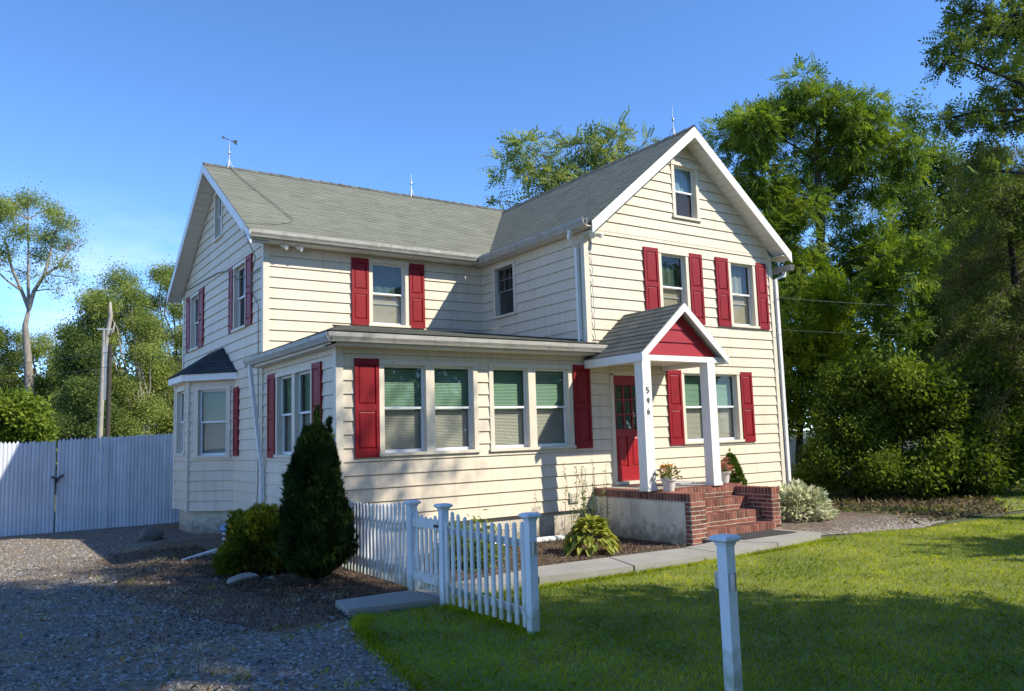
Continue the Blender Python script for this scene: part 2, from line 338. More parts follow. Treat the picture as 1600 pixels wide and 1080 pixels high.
gravel_m = gravel_mat('driveway_gravel', (.12, .115, .11), (.31, .295, .275), (.27, .20, .13))
mulch_m = gravel_mat('mulch', (.055, .036, .024), (.17, .11, .075), (.13, .10, .07), 45.)
peb_m = gravel_mat('pebble_bed', (.11, .085, .065), (.27, .23, .19), (.13, .09, .06), 30., .52)
turf_m = mat('turf_soil', (.20, .23, .045), .95, .45, 2.5, bump=.5, bscale=40)
sheet('ground', [(-400, -400), (400, -400), (400, 400), (-400, 400)], -.012, ground_mat())
sheet('driveway', [(-14, -16), (-3.2, -16), (-2.35, -9.5), (-1.95, -6.6), (-1.62, -4.9), (-1.42, -3.9), (-1.2, -2.9), (-.2, -2.6), (-.2, 9.7), (-14, 9.7)], -.006, gravel_m)
SOIL = [(-1.35, -3.5), (-2.0, -3.9), (-2.5, -2.6), (-2.75, -1.2), (-3.15, .2), (-2.7, 1.8), (-2.9, 3.4), (-2.0, 4.6), (-1.4, 5.6), (-.1, 5.4), (-.1, 1.2), (-1.2, -.8), (-1.1, -2.9)]
sheet('soil_verge', SOIL, -.001, gravel_mat('soil_and_gravel', (.10, .08, .065), (.26, .21, .165), (.20, .145, .095), 40., .42))
LAWN = [(-3.2, -16), (-2.35, -9.5), (-1.95, -6.6), (-1.62, -4.9), (-1.40, -4.0), (-1.15, -3.62), (-.3, -3.55), (1.3, -3.45), (2.7, -3.62), (4.4, -3.75), (6.0, -3.55), (7.2, -3.35), (8.4, -3.45), (9.5, -3.80), (12.5, -3.9), (30, -5.2), (30, -30), (-3.2, -30)]
sheet('lawn', LAWN, 0.0, turf_m)
sheet('side_lawn', [(13.0, -3.6), (30, -4.9), (36, 3), (19, -.2)], .004, turf_m)
sheet('garden_bed', [(-1.75, -1.0), (-1.45, -2.5), (-1.1, -2.85), (-.2, -2.95), (1.7, -2.9), (4.3, -3.1), (5.2, -2.9), (5.1, .2), (-1.75, 1.6)], .004, mulch_m)
sheet('pebble_border', [(7.25, -2.9), (8.3, -3.4), (9.5, -3.78), (10.8, -3.5), (11.4, -2.2), (10.8, .3), (7.25, .1)], .002, peb_m)
def slab(pts, z, th, name='walkway'):
    return sheet(name, pts, z, concrete_m, thick=th)
slab([(-1.22, -2.95), (-.30, -2.98), (-.27, -3.66), (-1.30, -3.52)], .075, .09)
slab([(-.24, -2.96), (1.70, -2.72), (1.28, -3.40), (-.24, -3.58)], .07, .09)
slab([(1.72, -2.715), (3.0, -2.78), (2.72, -3.60), (1.31, -3.405)], .085, .10)
slab([(3.02, -2.78), (4.4, -2.9), (4.4, -3.72), (2.75, -3.605)], .088, .10)
slab([(4.42, -2.9), (5.3, -2.75), (5.75, -3.58), (4.42, -3.72)], .09, .10)
slab([(5.32, -2.47), (7.18, -2.47), (7.25, -3.30), (5.77, -3.58), (5.32, -2.75)], .092, .10)
tag(sheet('doormat', [(5.75, -2.50), (6.95, -2.50), (6.98, -3.02), (5.70, -3.0)], .108, rubber_m, 'thing', .015), 'dark rubber mat on the concrete walk at the foot of the brick steps', 'doormat')

# ================================================================ THE HOUSE
house = thing('farmhouse', (5.3, 3.7, 0), 'two storey cream clapboard farmhouse with red shutters and green grey roof', 'house')
EXP = .2125; ZS = .48
FRONT = Fr((0, 0, 0), (1, 0, 0), (0, -1, 0))          # porch + wing front, u = X
MAIN = Fr((0, 3.74, 0), (1, 0, 0), (0, -1, 0))         # main block front, u = X
LEFT = Fr((0, 0, 0), (0, -1, 0), (-1, 0, 0))           # left side, u = -Y
WING = Fr((5.08, 0, 0), (0, -1, 0), (-1, 0, 0))        # wing left side, u = -Y
RIGHT = Fr((10.65, 0, 0), (0, 1, 0), (1, 0, 0))        # right side, u = Y
BACK = Fr((0, 10.8, 0), (-1, 0, 0), (0, 1, 0))         # back, u = -X
def lap_wall(F, z0, zt, a, b, holes=(), m=siding_m, exp=EXP, off=.023, name='wall'):
    """lapped clapboards: every course leans out at its lower edge; openings are left out"""
    jr = random.Random(int(abs(F.O.x*7+F.O.y*13)+z0*10)); mb = MB(); fa = a if callable(a) else (lambda z: a); fb = b if callable(b) else (lambda z: b)
    k = 0
    while z0+k*exp < zt-1e-4:
        zb = z0+k*exp; ze = min(zb+exp, zt); k += 1
        cuts = sorted({zb, ze} | {h for H in holes for h in (H[2], H[3]) if zb < h < ze})
        for za, zc in zip(cuts, cuts[1:]):
            segs = [(fa(za), fb(za), fa(zc), fb(zc))]
            for H in holes:
                if H[2] <= za+1e-6 and H[3] >= zc-1e-6:
                    ns = []
                    for s in segs:
                        if H[1] <= max(s[0], s[2]) or H[0] >= min(s[1], s[3]): ns.append(s); continue
                        if H[0] > max(s[0], s[2]): ns.append((s[0], H[0], s[2], H[0]))
                        if H[1] < min(s[1], s[3]): ns.append((H[1], s[1], H[1], s[3]))
                    segs = ns
            js = jr.uniform(-12, 12)
            for q_ in (js-4, js, js+4):
                ns = []
                for s in segs:
                    if max(s[0], s[2])+.5 < q_ < min(s[1], s[3])-.5 and abs(za-zb) < 1e-6 and abs(zc-ze) < 1e-6: ns += [(s[0], q_-.002, s[2], q_-.002), (q_+.002, s[1], q_+.002, s[3])]
                    else: ns.append(s)
                segs = ns
            oa = off*(1-(za-zb)/exp)+.001; oc = off*(1-(zc-zb)/exp)+.001
            for s in segs:
                if s[1]-s[0] < 1e-3 and s[3]-s[2] < 1e-3: continue
                zq = zc-(.005 if abs(zc-ze) < 1e-6 and ze < zt-1e-4 and m is siding_m else 0)   # gap shaped in for the line of shade and grime under the next board
                mb.add([F.p(s[0], oa, za), F.p(s[1], oa, za), F.p(s[3], oc, zq), F.p(s[2], oc, zq)], [(0, 1, 2, 3)])
                if abs(za-zb) < 1e-6: mb.add([F.p(s[0], 0, za), F.p(s[1], 0, za), F.p(s[1], oa, za), F.p(s[0], oa, za)], [(0, 1, 2, 3)])
    # inner sheathing, a hand's breadth behind, keeps light out of the joints
    return mb.build(name, m, house)
def blind(F, u0, u1, z0, z1, d, par, m=blind_m, pitch=.026):
    mb = MB(); n = max(1, int((z1-z0)/pitch))
    for i in range(n):
        z = z0+(i+.5)*pitch; mb.add([F.p(u0, d+.004, z-.012), F.p(u1, d+.004, z-.012), F.p(u1, d-.010, z+.011), F.p(u0, d-.010, z+.011)], [(0, 1, 2, 3)])
    mb.obox(F, u0, u1, z1-.005, z1+.03, d-.02, d+.015)
    return mb.build('blind', m, par)
def flat(F, u0, u1, z0, z1, d, m, name, par, folds=0):
    mb = MB()
    if folds:
        n = folds*4; P = [(u0+(u1-u0)*i/n, d+.015*math.sin(i*math.pi/2+.4)) for i in range(n+1)]
        for (ua, da), (ub, db) in zip(P, P[1:]): mb.add([F.p(ua, da, z0), F.p(ub, db, z0), F.p(ub, db, z1), F.p(ua, da, z1)], [(0, 1, 2, 3)])
    else: mb.obox(F, u0, u1, z0, z1, d-.004, d)
    return mb.build(name, m, par)
def window(F, u0, u1, z0, z1, lights=1, cw=.085, mull=.16, style='blind', gu=None, gl=None, grid=False, recess=.055, frame=trim_m, sashm=vinyl_m):
    """double-hung window in a wall opening; returns the hole it needs"""
    mb = MB(); ni, no = -.12, .032
    mb.obox(F, u0, u0+cw, z0+.05, z1-.07, ni, no); mb.obox(F, u1-cw, u1, z0+.05, z1-.07, ni, no)
    mb.obox(F, u0-.012, u1+.012, z1-.07, z1, ni, no+.012); mb.obox(F, u0-.02, u1+.02, z0, z0+.05, ni, no+.03)
    w = (u1-u0-2*cw-mull*(lights-1))/lights; L_ = []
    for i in range(lights):
        a = u0+cw+i*(w+mull); L_.append((a, a+w))
        if i: mb.obox(F, a-mull, a, z0+.05, z1-.07, ni, no-.006)
    win = mb.build('window', frame, house)
    for a, b in L_:
        za, zb = z0+.05, z1-.07; zm = (za+zb)/2+.01; s = .042; sb = MB()
        d = -recess
        for (p, q, dd, bot) in ((zm-.018, zb, d, .036), (za, zm+.018, d-.03, .05)):
            sb.obox(F, a, a+s, p+bot, q-.036, dd-.028, dd); sb.obox(F, b-s, b, p+bot, q-.036, dd-.028, dd)
            sb.obox(F, a, b, q-.036, q, dd-.028, dd+.001); sb.obox(F, a, b, p, p+bot, dd-.028, dd+.001)
        if grid:
            for j in (1, 2): sb.obox(F, a+s+(w-2*s)*j/3-.009, a+s+(w-2*s)*j/3+.009, zm+.02, zb-.036, d-.02, d-.004)
            sb.obox(F, a+s, b-s, (zm+zb)/2-.009, (zm+zb)/2+.009, d-.021, d-.003)
        sb.build('sash', sashm, win)
        pb = MB(); pb.add([F.p(a+s-.003, d-.014, zm+.016), F.p(b-s+.003, d-.014, zm+.016), F.p(b-s+.003, d-.014, zb-.034), F.p(a+s-.003, d-.014, zb-.034)], [(0, 1, 2, 3)]); pb.build('pane', gu or glassu_m, win)
        pb = MB(); pb.add([F.p(a+s-.003, d-.044, za+.048), F.p(b-s+.003, d-.044, za+.048), F.p(b-s+.003, d-.044, zm-.016), F.p(a+s-.003, d-.044, zm-.016)], [(0, 1, 2, 3)]); pb.build('pane', gl or glassl_m, win)
        if style == 'blind': blind(F, a+.01, b-.01, za+.01, zb-.04, -.155, win)
        elif style in ('shade', 'lace'):
            flat(F, a, b, za, zm+.02, -.15, shade_m, 'shade', win); flat(F, a, b, zm-.02, zb, -.20, lace_m if style == 'lace' else reflgreen_m, 'curtain', win, 4); sb2 = MB(); sb2.obox(F, a, b, zm-.22, zm-.19, -.14, -.125); sb2.build('rail', sashm, win)  # upper green sheet imitates reflected trees; the lace one is a curtain
        elif style == 'curtain': flat(F, a, b, zm-.05, zb, -.15, curtain_m, 'curtain', win, 5)
        bk = MB(); bk.obox(F, a-.02, b+.02, za-.02, zb+.02, -.34, -.30); bk.build('backing', dark_m, win)
    return (u0+.02, u1-.02, z0+.01, z1-.01)
def shutter(F, u0, u1, z0, z1, m=red_m):
    mb = MB(); n0, n1 = .022, .052; st = .055; zm = z0+(z1-z0)*.50
    mb.obox(F, u0+.004, u1-.004, z0+.004, z1-.004, n0, n0+.012)
    mb.obox(F, u0, u0+st, z0, z1, n0-.004, n1); mb.obox(F, u1-st, u1, z0, z1, n0-.004, n1)
    for a, b in ((z0, z0+.13), (zm-.05, zm+.05), (z1-.09, z1)): mb.obox(F, u0+st, u1-st, a, b, n0, n1-.003)
    for a, b in ((z0+.13, zm-.05), (zm+.05, z1-.09)): mb.frustum(F, u0+st+.012, u1-st-.012, a+.012, b-.012, n0+.012, n1-.005, .022)
    return mb.build('shutter', m, house)

H = []
H.append(window(FRONT, .70, 2.55, 1.61, 3.15, 2)); H.append(window(FRONT, 2.79, 4.63, 1.61, 3.15, 2))
DOOR = (5.57, 6.56, .90, 3.06); H.append((5.6, 6.5, .9, 3.0))
H.append(window(FRONT, 7.52, 9.33, 1.59, 3.13, 2))
upH = [window(FRONT, 7.04, 7.93, 4.12, 5.645, 1, style='shade', gu=glassc_m), window(FRONT, 9.18, 10.09, 4.12, 5.65, 1, style='lace', gu=glassc_m), window(FRONT, 7.56, 8.38, 6.39, 7.64, 1, style='curtain', gu=glassc_m, gl=glassd_m)]
lap_wall(FRONT, ZS, ZS+EXP*14, .0, 10.65, H)
lap_wall(FRONT, ZS+EXP*14, 5.86, 5.08, 10.65, upH)
GA, GB, GP, GZ = 5.0, 10.95, 7.95, 8.36                # wing roof: eave ends, ridge x, ridge z
sl = (GZ-5.93)/(GP-GA)
lap_wall(FRONT, ZS+EXP*25.3176, 8.14, lambda z: max(5.08, GP-(8.15-z)/.82), lambda z: min(10.65, GP+(8.15-z)/.80), upH)
hM = [window(MAIN, 2.21, 3.15, 4.27, 5.72, 1, style='shade', gu=glassc_m)]
lap_wall(MAIN, ZS+EXP*14, 5.90, 0, 5.08, hM)
hW = [window(WING, -3.26, -2.36, 4.50, 5.70, 1, style='none', gu=glassc_m, gl=glassd_m, grid=True, sashm=mat('grey_sash', (.16, .165, .17), .5))]
lap_wall(WING, ZS+EXP*14, 5.90, -3.74, 0, hW)
hP = [window(LEFT, -2.94, -1.02, 1.61, 3.15, 2)]
lap_wall(LEFT, ZS, 3.36, -3.74, 0, hP)
hL = [window(LEFT, -5.90, -4.90, 4.29, 5.75, 1, style='none', gu=glassc_m, gl=glassd_m), window(LEFT, -9.98, -9.02, 4.29, 5.75, 1, style='none', gu=glassc_m, gl=glassd_m), window(LEFT, -7.62, -6.90, 6.66, 7.86, 1, style='none', gu=glassc_m, gl=glassd_m)]
lap_wall(LEFT, ZS, 5.86, -10.8, -3.74, hL)
lap_wall(LEFT, ZS+EXP*25.3176, 8.26, lambda z: max(-10.8, -7.27-(8.27-z)/.665), lambda z: min(-3.74, -7.27+(8.27-z)/.665), hL)
lap_wall(RIGHT, ZS, 5.9, 0, 10.8); lap_wall(BACK, ZS, 5.9, -10.65, 0)
lap_wall(RIGHT, ZS+EXP*25.3176, 8.2, lambda z: max(3.74, 7.27-(8.2-z)/.665), lambda z: min(10.8, 7.27+(8.2-z)/.665))
# shutters
for a, b in ((.275, .69), (4.66, 5.06)): shutter(FRONT, a, b, 1.60, 3.165)
for a, b in ((6.62, 7.025), (7.94, 8.33), (8.765, 9.165), (10.105, 10.465)): shutter(FRONT, a, b, 4.115, 5.655)
for a, b in ((7.11, 7.51), (9.345, 9.725)): shutter(FRONT, a, b, 1.58, 3.12)
for a, b in ((1.815, 2.205), (3.16, 3.53)): shutter(MAIN, a, b, 4.275, 5.71)
for a, b in ((-3.38, -2.96), (-1.0, -.60)): shutter(LEFT, a, b, 1.60, 3.165)
for a, b in ((-6.20, -5.91), (-4.88, -4.49), (-10.38, -9.99), (-9.0, -8.56)): shutter(LEFT, a, b, 4.30, 5.765)
shutter(LEFT, -5.74, -5.40, 1.63, 3.08)
# corner boards
def cboard(name='corner_board', *boxes):
    mb = MB()
    for b in boxes: mb.box(*b)
    return mb.build(name, trim_m, house)
cboard('corner_board', (-.036, .085, -.036, 0, ZS, 3.36), (-.036, 0, 0, .085, ZS, 3.36))
cboard('corner_board', (-.036, .085, 3.704, 3.74, 3.3, 5.86), (-.036, 0, 3.74, 3.825, ZS, 5.86))
cboard('corner_board', (5.044, 5.165, -.036, 0, 3.38, 5.86), (5.044, 5.08, 0, .085, 3.38, 5.86))
cboard('corner_board', (10.57, 10.686, -.036, 0, ZS, 5.86), (10.65, 10.686, 0, .085, ZS, 5.86))
cboard('corner_board', (-.036, 0, 10.73, 10.836, ZS, 5.86))
cboard('corner_board', (5.05, 5.082, 3.70, 3.735, 4.2, 5.86))
# foundation
mb = MB(); mb.box(.05, 5.05, .05, 1.0, -.2, ZS-.01); mb.box(5.05, 10.6, .05, 1.0, -.2, ZS-.01); mb.box(.05, 1.0, 1.0, 10.75, -.2, ZS-.01); mb.box(9.6, 10.6, 1.0, 10.75, -.2, ZS-.01); mb.box(1.0, 9.6, 10.0, 10.75, -.2, ZS-.01)
mb.build('foundation', found_m, house)
mb = MB(); mb.obox(FRONT, 4.47, 4.70, .62, .80, .005, .05)
for i in range(4): mb.obox(FRONT, 4.49, 4.68, .645+i*.038, .665+i*.038, .05, .062)
mb.build('vent', trim_m, house)

# roofs -------------------------------------------------------------------
def tabs(P0, udir, vdir, a, b, vmax, m, name, exp=.135, tabw=.31, thick=.008, v0=0.):
    """shingle courses as overlapping tabs; a(v), b(v) are the ends of the course at distance v up the slope"""
    mb = MB(); P0 = Vector(P0); u = Vector(udir).normalized(); v = Vector(vdir).normalized(); n = u.cross(v).normalized()
    if n.z < 0: n = -n
    k = 0; vv = v0
    while vv < vmax-1e-4:
        ve = min(vv+exp, vmax); a0, b0, a1, b1 = a(vv), b(vv), a(ve), b(ve)
        lo, hi = min(a0, a1), max(b0, b1); x = lo-random.uniform(0, tabw); sag = 0
        while x < hi:
            x2 = x+tabw*random.uniform(.85, 1.15)
            p0, p1, q0, q1 = max(x, a0), min(x2, b0), max(x, a1), min(x2, b1)
            if p1 > p0+.004 or q1 > q0+.004:
                p1 = max(p1, p0); q1 = max(q1, q0); t = thick*random.uniform(.8, 1.3)
                A = P0+u*p0+v*vv+n*t; B = P0+u*p1+v*vv+n*t; C = P0+u*q1+v*ve+n*.001; D = P0+u*q0+v*ve+n*.001
                mb.add([A, B, C, D, A-n*t, B-n*t], [(0, 1, 2, 3), (4, 5, 1, 0)])
            x = x2
        vv = ve; k += 1
    return mb.build(name, m, house)
MZ0, MZ1, MY0, MYR = 5.95, 8.47, 3.40, 7.27             # main eave z, ridge z, eave y, ridge y
vl = math.hypot(MZ1-MZ0, MYR-MY0); vm = ((0, (MYR-MY0)/vl, (MZ1-MZ0)/vl))
tabs((0, MY0, MZ0), (1, 0, 0), vm, lambda v: -.39, lambda v: 5.0+v*(2.95/vl)+.45, vl, shingle_m, 'roof')
MYB = 2*MYR-MY0
tabs((0, MYB, MZ0), (-1, 0, 0), (0, -vm[1], vm[2]), lambda v: -10.9, lambda v: .39, vl, shingle_m, 'roof', .27, 1.2)
tabs((0, MY0, MZ0), (1, 0, 0), vm, lambda v: 10.2-v*.2, lambda v: 10.95, vl, shingle_m, 'roof', .27, 1.2)
wl = math.hypot(GP-GA, GZ-5.93); wv = ((GP-GA)/wl, 0, (GZ-5.93)/wl)
def main_y(z): return MY0+(z-MZ0)/(MZ1-MZ0)*(MYR-MY0)
tabs((GA, 0, 5.93), (0, -1, 0), wv, lambda v: -min(MYR, main_y(5.93+max(v, 0)*wv[2])+.25), lambda v: .40 if v > -.01 else .36, wl, shingle_m, 'roof', v0=-.19)
wr = math.hypot(GB-GP, GZ-5.93)
tabs((GB, 0, 5.93), (0, 1, 0), (-(GB-GP)/wr, 0, (GZ-5.93)/wr), lambda v: -.40, lambda v: min(MYR, main_y(5.93+v*(GZ-5.93)/wr)+.25), wr, shingle_m, 'roof')
# ridge caps
mb = MB(); x = -.38
while x < 7.7:
    x2 = x+.30; dz = .012*random.random(); mb.add([(x, MYR-.15, MZ1-.082+dz), (x2, MYR-.15, MZ1-.088), (x2, MYR, MZ1+.016), (x, MYR, MZ1+.028+dz), (x, MYR+.15, MZ1-.082+dz), (x2, MYR+.15, MZ1-.088)], [(0, 1, 2, 3), (3, 2, 5, 4)]); x += .26
mb.build('ridge_cap', mat('ridge_shingle', (.12, .125, .11), .95, .3, 4, island=.25), house)
mb = MB(); y = -.40
while y < 6.9:
    y2 = y+.30; dz = .012*random.random(); mb.add([(GP-.14, y, GZ-.098+dz), (GP-.14, y2, GZ-.104), (GP, y2, GZ+.014), (GP, y, GZ+.026+dz), (GP+.14, y, GZ-.098+dz), (GP+.14, y2, GZ-.104)], [(0, 1, 2, 3), (3, 2, 5, 4)]); y += .26
mb.build('ridge_cap', bpy.data.materials['ridge_shingle'], house)
# roof decks (closed undersides) + soffits + rake boards
def slab_quad(mb, P, th):   # P: 4 points, thickened downwards
    P = [Vector(p) for p in P]; mb.hexa([p-Vector((0, 0, th)) for p in P]+P)
mb = MB()
slab_quad(mb, [(-.36, MY0+.02, MZ0-.006), (10.9, MY0+.02, MZ0-.006), (10.9, MYR, MZ1-.02), (-.36, MYR, MZ1-.02)], .05)
slab_quad(mb, [(-.36, MYR, MZ1-.02), (10.9, MYR, MZ1-.02), (10.9, MYB-.02, MZ0-.006), (-.36, MYB-.02, MZ0-.006)], .05)
mb.build('roof_deck', soffit_m, house)
mb = MB()
slab_quad(mb, [(GA+.02, -.37, 5.924), (GP, -.37, GZ-.012), (GP, 7.2, GZ-.012), (GA+.02, 3.3, 5.924)], .05)
slab_quad(mb, [(GP, -.37, GZ-.012), (GB-.02, -.37, 5.924), (GB-.02, 3.3, 5.924), (GP, 7.2, GZ-.012)], .05)
mb.build('roof_deck', soffit_m, house)
def rake(mb, p, q, depth, thick, nrm):   # board hanging under the roof edge from p to q
    p, q, n = Vector(p), Vector(q), Vector(nrm)*thick; d = Vector((0, 0, depth))
    mb.hexa([p-d, q-d, q-d-n, p-d-n, p, q, q-n, p-n])
mb = MB(); rake(mb, (GP, -.40, GZ-.008), (GA-.02, -.40, 5.93-.012-.016), .235, .03, (0, -1, 0)); mb.build('rake_board', white_m, house)
mb = MB(); rake(mb, (GB+.02, -.40, 5.93-.012-.016), (GP, -.40, GZ-.008), .235, .03, (0, -1, 0)); mb.build('rake_board', white_m, house)
mb = MB(); rake(mb, (-.39, MYR, MZ1-.012), (-.39, MY0-.02, MZ0-.03), .21, .03, (-1, 0, 0)); mb.build('rake_board', white_m, house)
mb = MB(); rake(mb, (-.39, MYB+.02, MZ0-.03), (-.39, MYR, MZ1-.012), .21, .03, (-1, 0, 0)); mb.build('rake_board', white_m, house)
def soffit(p0, p1, wall_off, drop, n=16, horiz=False):
    """boarded soffit of a rake, p0 top, p1 bottom on the outer edge; wall_off = vector to the wall"""
    mb = MB(); p0, p1, w = Vector(p0), Vector(p1), Vector(wall_off); d = Vector((0, 0, drop))
    for i in range(n):
        a = p0.lerp(p1, i/n)-d; b = p0.lerp(p1, (i+.93)/n)-d
        mb.hexa([a-Vector((0, 0, .012)), b-Vector((0, 0, .012)), b+w-Vector((0, 0, .012)), a+w-Vector((0, 0, .012)), a, b, b+w, a+w])
    mb2 = MB(); 
    return mb.build('soffit', soffit_m, house)
soffit((GP, -.372, GZ), (GA, -.372, 5.93), (0, .36, 0), .20, 22); soffit((GP, -.372, GZ), (GB, -.372, 5.93), (0, .36, 0), .20, 22)
soffit((-.362, MYR, MZ1), (-.362, MY0, MZ0), (.35, 0, 0), .19, 22); soffit((-.362, MYR, MZ1), (-.362, MYB, MZ0), (.35, 0, 0), .19, 22)
mb = MB(); mb.box(-.36, 4.75, 3.42, 3.735, 5.80, 5.815); mb.build('soffit', soffit_m, house)
mb = MB(); mb.box(4.845, 5.072, 3.425, 3.735, 5.80, 5.93); mb.build('soffit', soffit_m, house)  # block added in the corner eave to stop a stray sun spot
mb = MB(); mb.box(4.80, 5.075, -.37, 3.42, 5.80, 5.815); mb.build('soffit', soffit_m, house)
mb = MB(); mb.box(10.655, 10.93, -.37, 10.5, 5.80, 5.815); mb.build('soffit', soffit_m, house)
mb = MB(); mb.box(-.15, 5.3, -.30, -.005, 3.335, 3.35); mb.box(-.22, -.005, -.005, 3.9, 3.335, 3.35); mb.build('soffit', soffit_m, house)
# fascia + gutters
GP_ = [(0, .14), (0, 0), (.07, .0), (.082, .03), (.108, .075), (.112, .14), (.102, .14), (.098, .08), (.074, .036), (.066, .008), (.008, .008), (.008, .14)]
def gutter(p, q, out, z, sc=1.):
    p, q, out = Vector(p), Vector(q), Vector(out); mb = MB()
    mb.extrude([p+out*(n*sc)+Vector((0, 0, z+h*sc)) for n, h in GP_], q-p)
    return mb.build('gutter', gutter_m, house)
mb = MB(); mb.box(-.36, 4.83, 3.40, 3.42, 5.79, 5.925); mb.build('fascia', trim_m, house)
mb = MB(); mb.box(4.78, 4.80, -.37, 3.40, 5.79, 5.90); mb.build('fascia', trim_m, house)
mb = MB(); mb.box(10.93, 10.95, -.37, 3.0, 5.79, 5.90); mb.build('fascia', trim_m, house)
gutter((-.40, 3.398, 0), (4.83, 3.398, 0), (0, -1, 0), 5.83)
gutter((4.835, -.42, 0), (4.835, 3.42, 0), (-1, 0, 0), 5.80)
gutter((10.97, -.36, 0), (10.97, 6, 0), (1, 0, 0), 5.50)
mb = MB(); mb.box(-.14, 5.30, -.31, -.29, 3.35, 3.50); mb.box(-.22, -.20, -.29, 3.95, 3.35, 3.50); mb.build('fascia', trim_m, house)
gutter((-.30, -.312, 0), (5.22, -.312, 0), (0, -1, 0), 3.38); gutter((-.222, -.42, 0), (-.222, 4.0, 0), (-1, 0, 0), 3.375)
# downspouts
def spout(pts, r=.045):
    mb = MB(); mb.tube(pts, r, 4); return mb.build('downspout', white_m, house)
spout([(-.28, 3.72, 3.38), (-.27, 3.70, 3.25), (-.07, 3.62, 1.35), (-.07, 3.62, .5), (-.09, 3.55, .12), (-.3, 3.42, .06)], .05)
spout([(4.79, .05, 5.80), (4.80, .10, 5.66), (5.0, .14, 5.48), (5.01, .14, 3.62)], .05)
spout([(11.02, -.12, 5.52), (11.02, -.12, 5.42), (10.76, -.06, 5.30), (10.76, -.06, .3)], .05)
# porch roof: low front slope and hipped left slope
def px(y): return -.26+.436*(y+.40)
tabs((0, -.40, 3.545), (1, 0, 0), (0, .985, .1675), lambda v: px(-.40+v*.985), lambda v: 5.30 if v < .42 else 5.06, 4.20, porchshingle_m, 'porch_roof')
def ph(y): return min(1.54, (y+.40)*.436-.0)
lp = math.hypot(1, .39)
tabs((-.26, 0, 3.545), (0, -1, 0), (1/lp, 0, .39/lp), lambda v: -3.74, lambda v: .40-v/lp/.436, 1.8*lp, porchshingle_m, 'porch_roof')
mb = MB(); slab_quad(mb, [(-.22, -.36, 3.54), (5.28, -.36, 3.54), (5.06, 3.7, 4.21), (1.55, 3.7, 4.21)], .03); slab_quad(mb, [(-.22, 3.72, 3.54), (-.22, -.36, 3.54), (1.55, 3.7, 4.21), (1.5, 3.72, 4.2)], .03); mb.build('roof_deck', soffit_m, house)
# portico --------------------------------------------------------------------
PX, PZ, PA, PB, PE = 6.03, 4.20, 4.93, 7.13, 3.26
pl = math.hypot(PX-PA, PZ-PE); PY = -1.64
for s, x0 in ((1, PA), (-1, PB)):
    tabs((x0, 0, PE), (0, -s, 0), (s*(PX-PA)/pl, 0, (PZ-PE)/pl), (lambda v: 0.0) if s > 0 else (lambda v: PY), (lambda v: -PY) if s > 0 else (lambda v: 0.0), pl, porchshingle_m, 'portico_roof', .14)
mb = MB(); slab_quad(mb, [(PA+.01, PY+.02, PE-.008), (PX, PY+.02, PZ-.01), (PX, -.03, PZ-.01), (PA+.01, -.03, PE-.008)], .05); slab_quad(mb, [(PX, PY+.02, PZ-.01), (PB-.01, PY+.02, PE-.008), (PB-.01, -.03, PE-.008), (PX, -.03, PZ-.01)], .05); mb.build('roof_deck', soffit_m, house)
for a, b in (((PX, PZ-.012), (PA-.01, PE-.02)), ((PB+.01, PE-.02), (PX, PZ-.012))):
    mb = MB(); rake(mb, (a[0], PY-.012, a[1]), (b[0], PY-.012, b[1]), .15, .03, (0, -1, 0)); mb.build('rake_board', white_m, house)
PED = Fr((0, -1.47, 0), (1, 0, 0), (0, -1, 0))
lap_wall(PED, 3.235, 4.04, lambda z: PX-(4.05-z)/.855, lambda z: PX+(4.05-z)/.855, m=reddoor_m, exp=.24, name='pediment')
mb = MB(); mb.box(PA+.03, PB-.03, -1.56, -1.42, 3.12, 3.22); mb.box(PA+.03, PA+.15, -1.42, -.03, 3.10, 3.22); mb.box(PB-.15, PB-.03, -1.42, -.03, 3.10, 3.22); mb.build('beam', white_m, house)
mb = MB()
for i in range(10): mb.box(PA+.16, PB-.16, -1.41+i*.138, -1.41+i*.138+.132, 3.19, 3.205)
mb.build('portico_ceiling', soffit_m, house)
mb = MB(); mb.box(PA, PA+.025, PY+.02, -.03, 3.10, 3.245); mb.build('fascia', white_m, house)
mb = MB(); mb.box(PB-.025, PB, PY+.02, -.03, 3.10, 3.245); mb.build('fascia', white_m, house)
def column(x):
    mb = MB(); mb.box(x-.1, x+.1, -1.56, -1.36, .85, 3.125); mb.box(x-.112, x+.112, -1.572, -1.348, .85, .92)
    return mb.build('column', white_m, house)
colL = column(5.09); colR = column(6.74)
def digit(ch, F, u, z, h, par):
    w = h*.56; t = h*.14; mb = MB()
    def arc(cx, cz, rx, rz, a0, a1, n=16):
        for i in range(n):
            q = [R(a0+(a1-a0)*(i+k)/n) for k in (0, 1)]; P = []
            for n_ in (0, .012):
                for a_, s_ in ((q[0], 1), (q[1], 1), (q[1], 0), (q[0], 0)): P.append(F.p(cx+(rx-t*(1-s_))*math.cos(a_), n_, cz+(rz-t*(1-s_))*math.sin(a_)))
            mb.hexa(P)
    if ch == '5':
        mb.obox(F, u-w/2, u+w/2, z+h-t, z+h, 0, .012); mb.obox(F, u-w/2, u-w/2+t, z+h*.5, z+h-t, 0, .012); arc(u, z+h*.32, w*.52, h*.32, -150, 120)
    elif ch == '9':
        arc(u, z+h*.68, w*.5, h*.32, 0, 360, 24); arc(u-w*.18, z+h*.62, w*.68, h*.62, -80, 5)
    elif ch == '6':
        arc(u, z+h*.32, w*.5, h*.32, 0, 360, 24); arc(u+w*.18, z+h*.38, w*.68, h*.62, 100, 185)
    return mb.build('house_number', num_m, par)
CF = Fr((5.09, -1.56, 0), (1, 0, 0), (0, -1, 0))
